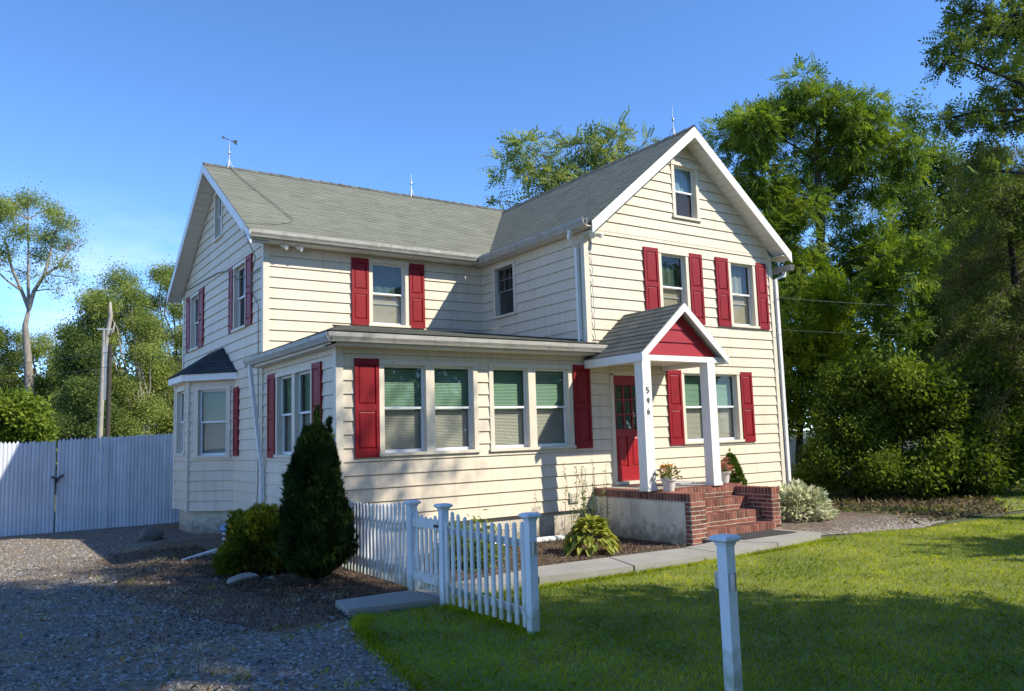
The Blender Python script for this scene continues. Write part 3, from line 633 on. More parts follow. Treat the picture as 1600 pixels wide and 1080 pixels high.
digit('5', CF, .0, 2.54, .108, colL); digit('9', CF, .0, 2.355, .108, colL); digit('6', CF, .0, 2.17, .108, colL)
# door --------------------------------------------------------------------------
mb = MB(); 
for a, b, c, d in ((5.57, 5.655, .93, 3.02), (6.465, 6.56, .93, 3.02), (5.56, 6.57, 2.985, 3.07)): mb.obox(FRONT, a, b, c, d, -.09, .034)
mb.obox(FRONT, 5.6, 6.52, .87, .93, -.1, .08); mb.build('door_frame', trim_m, house)
mb = MB(); d0, d1 = -.075, -.03
mb.obox(FRONT, 5.658, 5.735, .935, 2.98, d0, d1); mb.obox(FRONT, 6.385, 6.462, .935, 2.98, d0, d1)
mb.obox(FRONT, 5.735, 6.385, 2.80, 2.98, d0, d1); mb.obox(FRONT, 5.735, 6.385, 1.80, 1.93, d0, d1); mb.obox(FRONT, 5.735, 6.385, .935, 1.20, d0, d1); mb.obox(FRONT, 6.01, 6.11, 1.20, 1.80, d0, d1)
mb.obox(FRONT, 5.735, 6.385, 1.20, 1.80, d0, d1-.02)
for a, b in ((5.735, 6.01), (6.11, 6.385)): mb.frustum(FRONT, a+.02, b-.02, 1.22, 1.78, d1-.02, d1-.002, .035)
for i in (1, 2):
    mb.obox(FRONT, 5.735+.65*i/3-.013, 5.735+.65*i/3+.013, 1.93, 2.80, d0+.01, d1-.006); mb.obox(FRONT, 5.735, 6.385, 1.93+.87*i/3-.013, 1.93+.87*i/3+.013, d0+.012, d1-.008)
door = mb.build('door', reddoor_m, house)
mb = MB(); mb.obox(FRONT, 5.73, 6.39, 1.925, 2.805, -.056, -.052); mb.build('pane', glassc_m, door)
flat(FRONT, 5.73, 6.39, 1.9, 2.81, -.10, lace_m, 'curtain', door, 9)
mb = MB(); mb.obox(FRONT, 5.6, 6.5, .9, 3.0, -.36, -.32); mb.build('backing', dark_m, door)
mb = MB(); mb.lathe([(.012, 0), (.012, .04), (.03, .05), (.033, .07), (.02, .085)], (0, 0, 0), 12)
hd = mb.build('handle', metal_m, door, smooth=True); hd.matrix_world = Matrix.Translation((6.42, .03, 1.88)) @ Matrix.Rotation(R(90), 4, 'X')
# bay -----------------------------------------------------------------------------
BD, B0, B1, B2, B3 = .77, 5.82, 6.59, 7.86, 8.63
q2 = math.sqrt(.5); BR = Fr((0, B0, 0), (-q2, q2, 0), (-q2, -q2, 0)); bl = BD/q2
BF = Fr((-BD, 0, 0), (0, -1, 0), (-1, 0, 0)); BL = Fr((-BD, B2, 0), (q2, q2, 0), (-q2, q2, 0))
# frames measured from the house outwards; flip so that u runs to the right seen from outside
BRf = Fr((-BD, B1, 0), (q2, -q2, 0), (-q2, -q2, 0))
h1 = window(BRf, bl-.945, bl-.085, 1.60, 3.14, 1, cw=.10); lap_wall(BRf, ZS, 3.28, 0, bl, [h1])
h2 = window(BF, -7.72, -6.82, 1.66, 3.16, 1, cw=.10, style='none', gu=glassc_m, gl=glassd_m); lap_wall(BF, ZS, 3.28, -B2, -B1, [h2]); lap_wall(BL, ZS, 3.28, 0, bl)
mb = MB()
for x, y in ((-BD, B1), (-BD, B2)): mb.tube([(x, y, ZS-.02), (x, y, 3.28)], .052, 8)
mb.build('corner_board', trim_m, house)
mb = MB(); t = .1; mb.extrude([(0.02, B0+.15, -.2), (-BD+t, B1+.02, -.2), (-BD+t, B2-.02, -.2), (.02, B3-.15, -.2)], (0, 0, ZS+.19)); mb.build('foundation', found_m, house)
mb = MB(); e = .17; E0, E1 = 3.28, 3.40
pts = [(-.02, B0-e*1.4), (-BD-e, B1-e*.42), (-BD-e, B2+e*.42), (-.02, B3+e*1.4)]
mb.extrude([(*p, 3.265) for p in pts], (0, 0, .14)); mb.build('fascia', white_m, house)
AP = [Vector((-.02, 6.72, 4.06)), Vector((-.02, 7.72, 4.06))]
def roof_tri(poly_a, poly_b, apex_a, apex_b, m, name):
    A, B = Vector(poly_a), Vector(poly_b); mid = (apex_a+apex_b)/2; u = (B-A).normalized(); n = u.cross(mid-A).normalized(); v = n.cross(u); vm_ = (mid-A).dot(v); la, lb = (apex_a-A).dot(u), (apex_b-A).dot(u); W_ = (B-A).length
    return tabs(A, u, v, lambda t: la*t/vm_, lambda t: W_+(lb-W_)*t/vm_, vm_, m, name, .13, .25)
ep = [(p[0]-.0, p[1], 3.405) for p in pts]; ep[0] = (-.02, pts[0][1]-.03, 3.405); ep[1] = (pts[1][0]-.03, pts[1][1]-.02, 3.405); ep[2] = (pts[2][0]-.03, pts[2][1]+.02, 3.405)
roof_tri(ep[1], ep[0], AP[0], AP[0], darkshingle_m, 'bay_roof'); roof_tri(ep[2], ep[1], AP[1], AP[0], darkshingle_m, 'bay_roof'); roof_tri(ep[3], ep[2], AP[1], AP[1], darkshingle_m, 'bay_roof')
# small fittings -----------------------------------------------------------------------
def rod(x, y, z, vane=False, h=.72):
    mb = MB(); mb.tube([(x, y, z-.02), (x, y, z+h)], [.014, .006], 6)
    for a in (0, 2.1, 4.2): mb.tube([(x+.12*math.cos(a), y+.12*math.sin(a), z-.05), (x, y, z+.2)], .007, 4)
    mb.lathe([(.007, .31), (.024, .335), (.031, .36), (.024, .385), (.007, .41)], (x, y, z), 10)
    r_ = mb.build('lightning_rod', metal_m, house)
    if vane:
        vb = MB(); d = Vector((.80, .45, 0)).normalized(); c = Vector((x, y, z+h)); vb.tube([c-d*.2, c+d*.22], .009, 5)
        up = Vector((0, 0, 1)); vb.extrude([c+d*.10+up*.005, c+d*.17+up*.055, c+d*.26+up*.06, c+d*.22, c+d*.26-up*.05, c+d*.17-up*.045], d.cross(up)*.008); vb.extrude([c-d*.26, c-d*.17+up*.035, c-d*.17-up*.035], d.cross(up)*.008)
        vb.build('weathervane', iron_m, r_)
rod(.22, MYR, MZ1, True, .68); rod(5.08, MYR, MZ1, False, .62); rod(GP, .22, GZ, False, .68)
def onmain(x, t): return (x, MYR+(MY0-MYR)*t, MZ1+(MZ0-MZ1)*t+.045)
mb = MB(); mb.tube([(.22, MYR, MZ1+.03), onmain(.28, .2), onmain(.52, .5), onmain(.75, .80), onmain(.62, .84), onmain(.2, .90), (-.36, MY0+.30, MZ0+.26), (-.45, MY0+.22, MZ0+.05), (-.2, 3.66, 5.5), (-.06, 4.45, 5.2), (-.05, 4.35, 4.9), (-.05, 3.98, 4.6), (-.045, 3.95, 1.2), (-.05, 4.0, .75), (-.10, 4.3, .6), (-.05, 4.35, .1)], .010, 5)
mb.build('lightning_cable', copper_m, house)
mb = MB(); mb.tube([(-.05, 3.95, 5.32), (-.04, 4.8, 5.36), (-.045, 5.6, 5.42), (-.04, 6.2, 5.72), (-.045, 7.2, 5.86), (-.04, 8.6, 5.92), (-.04, 10.4, 5.98)], .012, 5); mb.build('service_cable', copper_m, house)
mb = MB()   # braided conductor hanging at the wing corner
for i in range(34): mb.tube([(5.22+.014*math.sin(i*1.5), -.05, 5.62-i*.063), (5.22+.014*math.sin(i*1.5+1.5), -.05, 5.62-(i+1)*.063)], .009, 4)
mb.build('chain', metal_m, house)
mb = MB(); mb.box(5.17, 5.28, -.09, -.036, 5.66, 5.74)
for a in (-.09, .09): mb.tube([(5.225, -.09, 5.7), (5.225+a, -.16, 5.72), (5.225+a*1.5, -.24, 5.68)], [.02, .045, .06], 8)
mb.build('floodlight', white_m, house)
mb = MB()
for a in (.45, .95): mb.tube([(a*.6, 3.6, 5.79), (a*.6+.05, 3.52, 5.74), (a*.6+.10, 3.46, 5.70)], [.025, .035, .045], 8)
mb.build('floodlight', white_m, house)
mb = MB(); mb.tube([(1.2, 3.2, 4.16), (2.2, 3.62, 4.22), (3.4, 3.6, 4.2), (4.2, 3.3, 4.17), (4.9, 2.4, 4.02), (5.0, .9, 3.78), (5.0, 0.1, 3.66)], .022, 6); mb.build('roof_cable', wire_m, house)

# ================================================================ BRICK STOOP
stoop = thing('brick_stoop', (6.2, -1.2, 0), 'red brick entry steps with low side walls under the portico', 'steps')
def brick_face(mb, F, u0, u1, z0, z1, rowlock_top=True, bl=.205, bh=.067, off=.0):
    z = z1; row = 0
    if rowlock_top:
        u = u0; n = max(1, round((u1-u0)/.075)); w = (u1-u0)/n
        for i in range(n): mb.obox(F, u+i*w+.0075, u+(i+1)*w-.0075, z-.125, z-.004+random.uniform(-.003, .003), -.06, off+random.uniform(-.002, .003))
        z -= .135
    while z-bh > z0-.01:
        u = u0-(bl/2 if row % 2 else 0)
        while u < u1-.01:
            a, b = max(u, u0), min(u+bl, u1)
            if b-a > .03: mb.obox(F, a+.0075, b-.0075, z-bh+.006, z-.006, -.06, off+random.uniform(-.002, .003))
            u += bl
        z -= bh+.006; row += 1
    return mb
def brick_top(mb, x0, x1, y0, y1, z, along='x'):
    if along == 'x':
        n = max(1, round((x1-x0)/.075)); w = (x1-x0)/n
        for i in range(n): mb.box(x0+i*w+.0075, x0+(i+1)*w-.0075, y0+.004, y1-.004, z-.05, z+random.uniform(-.002, .003))
    else:
        n = max(1, round((y1-y0)/.075)); w = (y1-y0)/n
        for i in range(n): mb.box(x0+.004, x1-.004, y0+i*w+.0075, y0+(i+1)*w-.0075, z-.05, z+random.uniform(-.002, .003))
LZ = .85; SX0, SX1, PR, WLX, SF, LF = 5.06, 7.44, 5.42, 7.21, -2.46, -1.54
core = MB(); core.box(SX0+.005, SX1-.005, LF+.005, .03, -.2, LZ-.012); core.box(SX0+.005, PR-.005, SF+.005, LF+.005, -.2, LZ-.03); core.box(WLX+.005, SX1-.005, SF+.10, LF+.005, -.2, LZ-.05)
steps = [(-1.84, .6425), (-2.13, .43), (-2.42, .2175)]
for y, z in steps: core.box(PR-.004, WLX+.004, y+.006, LF+.02, -.2, z-.006)
core.build('mortar', mortar_m, stoop)
mb = MB()
brick_face(mb, Fr((0, SF, 0), (1, 0, 0), (0, -1, 0)), SX0, PR, -.05, LZ-.015)
Ff = Fr((0, SF+.09, 0), (1, 0, 0), (0, -1, 0)); brick_face(mb, Ff, WLX, SX1, -.05, LZ-.04)
Fi = Fr((WLX, 0, 0), (0, -1, 0), (-1, 0, 0)); brick_face(mb, Fi, -LF, -SF-.095, -.05, LZ-.04)
Fo = Fr((SX1, 0, 0), (0, 1, 0), (1, 0, 0)); brick_face(mb, Fo, SF+.095, -.02, -.05, LZ-.04)
Fl = Fr((SX0, 0, 0), (0, -1, 0), (-1, 0, 0)); brick_face(mb, Fl, .0, -SF-.005, LZ-.17, LZ-.015)          # coping only on the stuccoed side
brick_face(mb, Fl, -SF-.13, -SF-.005, -.05, LZ-.155, False)
Fp = Fr((PR, 0, 0), (0, 1, 0), (1, 0, 0)); brick_face(mb, Fp, SF+.01, LF, -.05, LZ-.02)
Fd = Fr((0, LF, 0), (1, 0, 0), (0, -1, 0)); brick_face(mb, Fd, PR+.01, SX1, .5, LZ)
for y, z in steps: brick_face(mb, Fr((0, y, 0), (1, 0, 0), (0, -1, 0)), PR+.006, WLX-.006, max(-.05, z-.2175), z); brick_top(mb, PR+.006, WLX-.006, y+.01, y+.31, z)
brick_top(mb, SX0+.01, SX1-.01, LF+.01, LF+.21, LZ); brick_top(mb, SX0+.01, SX0+.21, LF+.22, -.02, LZ, 'y'); brick_top(mb, SX1-.21, SX1-.01, LF+.22, -.02, LZ, 'y')
brick_top(mb, SX0+.01, PR-.01, SF+.01, LF, LZ-.015, 'y'); brick_top(mb, WLX+.01, SX1-.01, SF+.10, LF, LZ-.04, 'y')
mb.build('brickwork', brick_m, stoop)
mb = MB(); mb.box(SX0-.004, SX0+.03, SF+.135, -.01, -.1, LZ-.165); mb.build('stucco_panel', stucco_m, stoop)
mb = MB(); mb.box(SX0+.22, SX1-.22, LF+.22, -.02, LZ-.05, LZ-.004); mb.build('landing', concrete_m, stoop)
mb = MB(); mb.box(5.62, 6.5, -.62, -.12, LZ, LZ+.014); tag(mb.build('doormat', matt_m), 'brown patterned doormat lying in front of the red door', 'doormat')
mb = MB(); mb.box(6.6, 7.15, -.75, -.25, LZ, LZ+.018); tag(mb.build('floor_mat', mat('pale_mat', (.42, .44, .47), .9, .3, 10)), 'pale grey mat on the stoop behind the right column', 'mat')
def pot(x, y, z, r, label, flowers, leafc):
    t = thing('flower_pot', (x, y, z), label, 'flower pot', 'flower pots on the brick steps')
    mb = MB(); mb.lathe([(r*.62, 0), (r*.66, .02), (r*.92, r*1.35), (r*1.06, r*1.37), (r*1.08, r*1.62), (r*.98, r*1.64), (r*.9, r*1.45)], (x, y, z), 24); mb.build('pot', pot_m, t, smooth=False)
    mb = MB(); mb.lathe([(r*.9, r*1.43), (r*.3, r*1.5)], (x, y, z), 16); mb.build('soil', soil_m, t)
    g = np.random.default_rng(int(x*100)); n = 150; d = g.normal(size=(n, 3)); d[:, 2] = abs(d[:, 2])*1.1; d /= np.linalg.norm(d, axis=1)[:, None]
    P = np.array([x, y, z+r*1.45])+d*np.array([r*1.45, r*1.45, r*1.9])*g.uniform(.3, 1, (n, 1))
    link('foliage', quad_mesh('foliage', scatter([leaf_quads(.035, .07)[None]], P, d, .5, r=g), leafc), t)
    sb = MB()
    for i in range(0, n, 6): sb.tube([(x, y, z+r*1.4), tuple((P[i]+np.array([x, y, z+r*1.6]))/2), tuple(P[i])], .004, 4, False)
    sb.build('stem', bpy.data.materials['stem_green'], t)
    n = 90; d = g.normal(size=(n, 3)); d[:, 2] = abs(d[:, 2])+.3; d /= np.linalg.norm(d, axis=1)[:, None]
    c = d[g.integers(0, 14, n)]; P = np.array([x, y, z+r*1.5])+c*np.array([r*1.4, r*1.4, r*2.1])+g.normal(size=(n, 3))*.018
    link('blossoms', quad_mesh('blossoms', scatter([leaf_quads(.035, .045)[None]], P, None, .2, r=g), flowers), t)
    return t
mat('stem_green', (.08, .13, .03), .6)
fl1 = leaf_mat('orange_petals', (.55, .14, .03), (.62, .28, .04), None, .2); fl2 = leaf_mat('salmon_petals', (.55, .16, .10), (.60, .28, .20), None, .2)
lv1 = leaf_mat('potted_leaves', (.09, .13, .03), (.20, .20, .05), None, .3); lv2 = leaf_mat('dry_potted_leaves', (.25, .12, .07), (.38, .24, .16), None, .3)
pot(5.33, -1.72, LZ-.012, .135, 'white pot of orange flowers on the brick pier by the numbered column', fl1, lv1)
pot(7.29, -1.22, LZ, .135, 'white pot of dry salmon flowers beside the right hand plain column', fl2, lv2)

# ================================================================ FENCES
PX_ = -.25
def fpost(y, par, h=1.10, x=PX_, name='post', brackets=False, **k):
    mb = MB(); w = .044; mb.box(x-w, x+w, y-w, y+w, -.05, h-.02)
    p = mb.build(name, post_m, par)
    cb = MB(); c = .080
    def fr_(a, z0, b, z1): cb.hexa([(x-a, y-a, z0), (x+a, y-a, z0), (x+a, y+a, z0), (x-a, y+a, z0), (x-b, y-b, z1), (x+b, y-b, z1), (x+b, y+b, z1), (x-b, y+b, z1)])
    fr_(w+.003, h-.045, w+.012, h-.02); fr_(w+.012, h-.02, c, h-.004); fr_(c, h-.004, c, h+.016); fr_(c, h+.016, c*.72, h+.030)
    cb.build('cap', post_m, p)
    if brackets:
        for s in (-1, 1):
            bb = MB(); bb.box(x-.03, x+.03, y+s*w-(.012 if s < 0 else 0), y+s*w+(.012 if s > 0 else 0), .74, .86); bb.box(x-.03, x-.018, y+s*(w+.012)-(.035 if s < 0 else 0), y+s*(w+.012)+(.035 if s > 0 else 0), .74, .86); bb.build('bracket', metal_m, p)
    return p
def picket(par, y, top, bot, x=PX_-.022, w=.056, th=.02, round_=False):
    mb = MB(); h = w*.5; mb.box(x-th/2, x+th/2, y-h, y+h, bot, top-.075)
    mb.hexa([(x-th/2-.004, y-h-.003, top-.075), (x+th/2+.004, y-h-.003, top-.075), (x+th/2+.004, y+h+.003, top-.075), (x-th/2-.004, y+h+.003, top-.075)]+[(x-th/2-.004, y-h-.003, top-.062), (x+th/2+.004, y-h-.003, top-.062), (x+th/2+.004, y+h+.003, top-.062), (x-th/2-.004, y+h+.003, top-.062)])
    mb.extrude([(x-th/2, y-h*.62, top-.062), (x-th/2, y+h*.62, top-.062), (x-th/2, y+h*.95, top-.04), (x-th/2, y+h*.7, top-.018), (x-th/2, y, top), (x-th/2, y-h*.7, top-.018), (x-th/2, y-h*.95, top-.04)], (th, 0, 0))
    o = mb.build('picket', picket_m, par); c_ = Vector((x, y, .5)); o.data.transform(Matrix.Translation(c_+Vector((0, 0, random.uniform(-.006, .006)))) @ Matrix.Rotation(random.uniform(-.012, .012), 4, 'X') @ Matrix.Rotation(random.uniform(-.02, .02), 4, 'Z') @ Matrix.Translation(-c_))
    return o
def rail(par, y0, y1, z0, z1, w=.07, x=PX_+.012, th=.034, name='rail'):
    mb = MB(); mb.hexa([(x-.01, y0, z0), (x-.01, y1, z1), (x+th-.01, y1, z1), (x+th-.01, y0, z0), (x-.01, y0, z0+w), (x-.01, y1, z1+w), (x+th-.01, y1, z1+w), (x+th-.01, y0, z0+w)])
    return mb.build(name, picket_m, par)
YA, YB, YC, YD = -2.99, -3.76, -5.46, -7.87
f1 = thing('picket_fence', (PX_, -1.8, 0), 'white picket fence run between the tall cypress and the gate', 'fence', 'white picket fence runs')
fpost(YA, f1); fpost(-.20, f1)
n = 25
for i in range(n):
    y = YA+.09+(2.62)*i/(n-1)*1.0; t = i/(n-1); picket(f1, y, 1.115-.085*math.sin(math.pi*t)**1.0+.0, .10)
rail(f1, YA+.056, -.256, .80, .80); rail(f1, YA+.056, -.256, .27, .27)
f2 = thing('picket_fence', (PX_, -4.6, 0), 'white picket fence run on the lawn side of the gate', 'fence', 'white picket fence runs')
fpost(YB, f2); fpost(YC, f2, brackets=True)
n = 12
for i in range(n):
    t = i/(n-1); y = YB-.10-1.50*t; picket(f2, y, (1.075-.075*math.sin(math.pi*t*.95)-.02*t) if i else .93, .055)
rail(f2, YB-.056, YC+.056, .80, .79); rail(f2, YB-.056, YC+.056, .16, .15)
g = thing('picket_gate', (PX_, (YA+YB)/2, 0), 'low white wooden gate between the two middle fence posts', 'gate')
rail(g, YA-.07, YB+.07, .83, .83, .11, PX_-.03, .03); rail(g, YA-.07, YB+.07, .21, .21, .11, PX_-.03, .03)
for i in range(6):
    y = YA-.10-.565*i/5; picket(g, y, 1.05-.10*math.sin(math.pi*(.1+.8*i/5)), .12, PX_+.012)
mb = MB(); mb.box(PX_-.06, PX_-.04, YB+.05, YB+.13, .86, .89); mb.build('latch', iron_m, g)
fp = MB(); pst = fpost(YD, None, 1.09, brackets=True, name='fence_post'); tag(pst, 'lone white square post with flat cap standing in the lawn', 'fence post')
# stockade fence ------------------------------------------------------------------
SY = 9.62
def stock_panel(par, x0, x1, za, zb, name='panel', zlow=0.02):
    mb = MB(); n = max(1, round((x1-x0)/.082)); w = (x1-x0)/n
    for i in range(n):
        t = (i+.5)/n; zt = za+(zb-za)*t+random.uniform(-.012, .012); a = x0+i*w+.0012; b = x0+(i+1)*w-.0012; y = SY+random.uniform(-.006, .006); c = (a+b)/2; q = (b-a)/2
        prof = [(a, y+.006), (a+q*.4, y-.003), (c, y-.006), (b-q*.4, y-.003), (b, y+.006)]; V = []
        for zz in (zlow-.06, zt-.06): V += [(p[0], p[1], zz) for p in prof]
        V += [(c-q*.45, y+.008, zt-.03), (c-q*.2, y, zt-.015), (c, y, zt), (c+q*.2, y, zt-.015), (c+q*.45, y+.008, zt-.03)]
        F_ = [(k, k+1, k+6, k+5) for k in range(4)]+[(k+5, k+6, k+11, k+10) for k in range(4)]+[(0, 5, 10, 14, 9, 4)]
        mb.add(V, F_)
    for z in (.35, 1.05, 1.78): mb.box(x0, x1, SY+.02, SY+.06, z, z+.09)
    return mb.build(name, stock_m, par)
sg = thing('stockade_gate', (-3.0, SY, 0), 'tall pair of weathered white stockade gates with a dark latch', 'gate')
stock_panel(sg, -4.95, -3.02, 2.09, 2.10, 'leaf'); lf = stock_panel(sg, -2.99, -2.03, 2.13, 2.17, 'leaf')
mb = MB(); mb.tube([(-3.10, SY-.03, 1.26), (-2.98, SY-.05, 1.20), (-2.86, SY-.03, 1.29)], .022, 6); mb.tube([(-3.01, SY-.03, 1.18), (-3.01, SY-.03, .85)], .014, 6); mb.box(-3.03, -2.97, SY-.06, SY-.02, 1.12, 1.2); mb.build('latch', iron_m, sg)
sf = thing('stockade_fence', (-1.0, SY, 0), 'tall weathered white stockade fence panel meeting the house corner', 'fence', 'stockade fence beside the gates')
stock_panel(sf, -1.98, -.05, 2.16, 2.24); mb = MB(); mb.box(-2.02, -1.92, SY-.03, SY+.08, -.1, 2.15); mb.build('post', stock_m, sf)
sf2 = thing('stockade_fence', (-8.0, SY, 0), 'tall weathered white stockade fence running on beyond the gates', 'fence', 'stockade fence beside the gates')
stock_panel(sf2, -11.5, -4.98, 2.06, 2.09); mb = MB(); mb.box(-5.02, -4.93, SY-.03, SY+.08, -.1, 2.08); mb.build('post', stock_m, sf2)
bf = thing('board_fence', (21.8, 7.9, 0), 'pale board fence in the trees behind the right house corner', 'fence')
mb = MB()
for i in range(22): 
    p = Vector((20.7, 8.65, 0)); d = Vector((.84, -.54, 0)); a = p+d*(i*.15); b = p+d*(i*.15+.145); n_ = Vector((.54, .84, 0))*.02; q = Vector((0, 0, 1.42+random.uniform(-.01, .01)))
    mb.hexa([a, b, b+n_, a+n_, a+q, b+q, b+n_+q, a+n_+q])
mb.build('panel', mat('pale_board', (.62, .58, .50), .8, .15, 5), bf)

# ================================================================ VEGETATION
ash_leaf = leaf_mat('ash_leaf', (.06, .115, .020), (.20, .275, .040), (.36, .35, .05), .38)
dark_leaf = leaf_mat('dark_leaf', (.045, .085, .016), (.17, .23, .035), None, .30)
loc_leaf = leaf_mat('locust_leaf', (.06, .10, .02), (.21, .27, .05), None, .32)
shrub_leaf = leaf_mat('shrub_leaf', (.05, .09, .014), (.20, .26, .035), None, .35)
small_leaf = leaf_mat('young_leaf', (.08, .15, .016), (.28, .34, .035), None, .4)
back_leaf = leaf_mat('sumac_leaf', (.13, .19, .06), (.28, .33, .10), (.42, .33, .06), .35)
gl_leaf = leaf_mat('mixed_leaf', (.12, .17, .04), (.31, .36, .09), None, .32)
gd_leaf = leaf_mat('deep_leaf', (.06, .10, .03), (.17, .23, .06), None, .28)
bush_leaf = leaf_mat('bright_leaf', (.09, .15, .02), (.22, .28, .04), None, .38)
wood_leaf = leaf_mat('wood_leaf', (.045, .075, .018), (.15, .20, .04), None, .25)
need_m = leaf_mat('spruce_needle', (.07, .105, .024), (.25, .28, .06), (.30, .17, .09), .2)
cyp_m = leaf_mat('cypress_spray', (.014, .032, .010), (.055, .095, .022), (.11, .13, .03), .15, nscale=4)
gold_m = leaf_mat('gold_juniper', (.055, .085, .012), (.22, .25, .030), None, .3, nscale=3)
hosta_m = leaf_mat('hosta_leaf', (.14, .19, .03), (.44, .43, .09), (.30, .24, .06), .3, nscale=6)
vari_m = leaf_mat('variegated_leaf', (.22, .26, .11), (.82, .81, .58), None, .25, nscale=7)
arb_m = leaf_mat('arborvitae', (.05, .10, .02), (.15, .22, .035), None, .25, nscale=5)
weed_m = leaf_mat('weed', (.12, .16, .05), (.30, .32, .12), None, .3)

PIN = [spray_pinnate(.42, 11, .065, .16), spray_pinnate(.36, 9, .06, .15)]
PINS = [spray_pinnate(.34, 11, .052, .125), spray_pinnate(.30, 9, .05, .12), spray_pinnate(.26, 9, .042, .10)]
PINB = [spray_pinnate(.75, 13, .085, .24), spray_pinnate(.62, 11, .08, .22)]
CL = [spray_clump(10, .15, .30, s) for s in (1, 2, 3)]
CLB = [spray_clump(9, .30, .55, s) for s in (4, 5, 6)]
CLM = [spray_clump(16, .17, .60, s, .42) for s in (14, 15, 16)]
CLF = [spray_clump(20, .12, .50, s, .40) for s in (17, 18, 19)]
CLS = [spray_clump(10, .09, .18, s) for s in (7, 8, 9)]
ash = [(17.0, 4.8, 11.8, 1.61, 1.29), (18.1, 4.0, 12.6, 1.40, 1.12), (19.7, 2.9, 12.1, 1.40, 1.18), (17.5, 4.8, 9.7, 1.72, 1.72), (20.6, 4.2, 10.3, 2.04, 1.93), (18.0, 4.8, 7.4, 1.29, 1.50), (21.1, 4.3, 7.4, 1.93, 1.72), (21.0, 2.2, 11.0, .64, 1.29), (19.0, 4.4, 4.8, 1.72, 1.50), (19.6, 2.2, 6.1, 1.07, .97), (20.2, 1.7, 7.3, .9, .5), (19.4, 1.9, 5.0, .8, .45), (16.9, 4.2, 6.0, .8, .7), (16.6, 4.4, 8.2, .8, .6)]
make_tree('ash_tree', (20.3, 5.3, 0), [(20.2, 5.2, 2.5), (20.0, 5.0, 5), (19.6, 4.8, 7.2), (19.3, 4.4, 9), (19.0, 4.2, 10.8), (18.9, 4.0, 12)], .26, ash, 16500, PINS, ash_leaf, bark_m, 'tall ash tree with a broad yellow green crown right of the gable', nsub=10, sub=.45, seed=11, limbr=.05, shell=.5)
dark = [(28.0, 6.0, 10.8, 1.49, 2.98), (29.4, 5.5, 8.1, 1.62, 3.79), (28.4, 6.6, 4.6, 2.17, 2.71), (28.0, 5.5, 14.6, .60, 1.08), (26.6, 7.9, 3.6, 2.44, 2.44), (30.2, 4.6, 10.7, 1.6, 3.0), (29.2, 5.3, 12.8, 1.1, 1.8), (31.5, 3.6, 8, 2, 3)]
RT = [(24.4, 1.9, 7.2, 1.43, 1.91), (27.3, 2.4, 5.1, 1.43, 2.15), (27.7, 4.5, 3.4, 1.67, 1.67), (26.5, 1.4, 8.0, 1.07, 1.91), (27.4, 2.8, 9.7, 1.07, 1.19), (23.6, 2.7, 5.4, 1.19, 1.67)]
make_tree('broadleaf_tree', (25.2, 1.4, 0), [(25.2, 1.3, 2), (25.1, 1.2, 4.5), (25, 1.2, 7)], .2, RT, 3600, CLM, dark_leaf, darkbark_m, 'dark leafy tree half hidden behind the half bare spruce', nsub=8, seed=17)
make_tree('maple_tree', (29, 6.6, 0), [(28.9, 6.4, 3), (28.8, 6.2, 6), (28.6, 6, 9), (28.2, 5.8, 12)], .28, dark, 4600, CLM, dark_leaf, darkbark_m, 'dark green tree behind the ash with a thin pointed top', nsub=9, seed=12)
loc = [(17.0, -2.5, 12.1, 1.17, .75), (16.2, -1.9, 11.4, .64, .67), (17.8, -2.8, 10.5, 1.09, 1.3), (16.3, -1.7, 9.8, .75, .47), (17.3, -2.3, 9.5, .75, .6), (17.9, -2.5, 7.8, 1.0, 1.0), (16.7, -2.5, 13.5, 1.0, .67), (18.0, -3.2, 12.4, 1.0, 1.0), (18.6, -3.4, 14.4, 1.4, 1.1), (19.4, -3.2, 13, 1.2, 1.2), (16.9, -2.2, 8.3, .6, .4), (16.6, -2.2, 12.6, .5, .4)]
make_tree('locust_tree', (12.3, -4.75, 0), [(12.25, -4.78, .35), (12.9, -5.1, 1.5), (14.6, -5.0, 4), (16.6, -4.4, 7), (17.8, -3.6, 9.5), (18.1, -3.0, 12)], .30, loc, 3600, PINS, loc_leaf, darkbark_m, 'tall dark locust tree with its trunk at the right edge of the lawn', nsub=8, sub=.42, seed=13, limbr=.06)
back = [(16.1, 18.4, 14.5, .85, .67), (17.2, 17.6, 15.2, 1.15, .85), (18.6, 16.6, 15.5, 1.03, .85), (20.0, 15.7, 15.4, 1.03, .85), (21.3, 14.8, 15.4, .51, .42), (15.7, 18.9, 12.9, .48, .42), (17.4, 17.7, 13.7, 1.51, .91), (19.2, 16.4, 14.1, 1.36, .97), (20.5, 15.4, 14.5, .91, .76), (18.2, 17.0, 12.4, 2.2, 1.2)]
make_tree('sumac_tree', (18.9, 18.0, 0), [(18.8, 17.8, 4), (18.6, 17.5, 8), (18.4, 17.2, 10.5), (18.4, 17.0, 12)], .2, back, 1000, PINB, back_leaf, palebark_m, 'open crowned tree showing above the wing roof', nsub=6, sub=.5, seed=14, limbr=.05, shell=.2)
small = [(15.8, 3.2, 3.2, .61, .86), (15.6, 3.1, 4.7, .54, .96), (16.4, 2.5, 5.4, .76, .96), (15.8, 3.3, 2.4, .67, .57), (15.6, 3.5, 1.9, .31, .31), (16.6, 2.7, 4.0, .7, .8)]
make_tree('young_tree', (16.04, 3.44, 0), [(15.9, 3.45, 1), (16.0, 3.4, 1.9), (15.95, 3.3, 3.2), (16.0, 3.1, 4.6), (16.1, 2.9, 5.6)], .13, small, 1300, PIN, small_leaf, darkbark_m, 'small tree with a dark crooked trunk beside the right house corner', nsub=6, seed=15, limbr=.04)
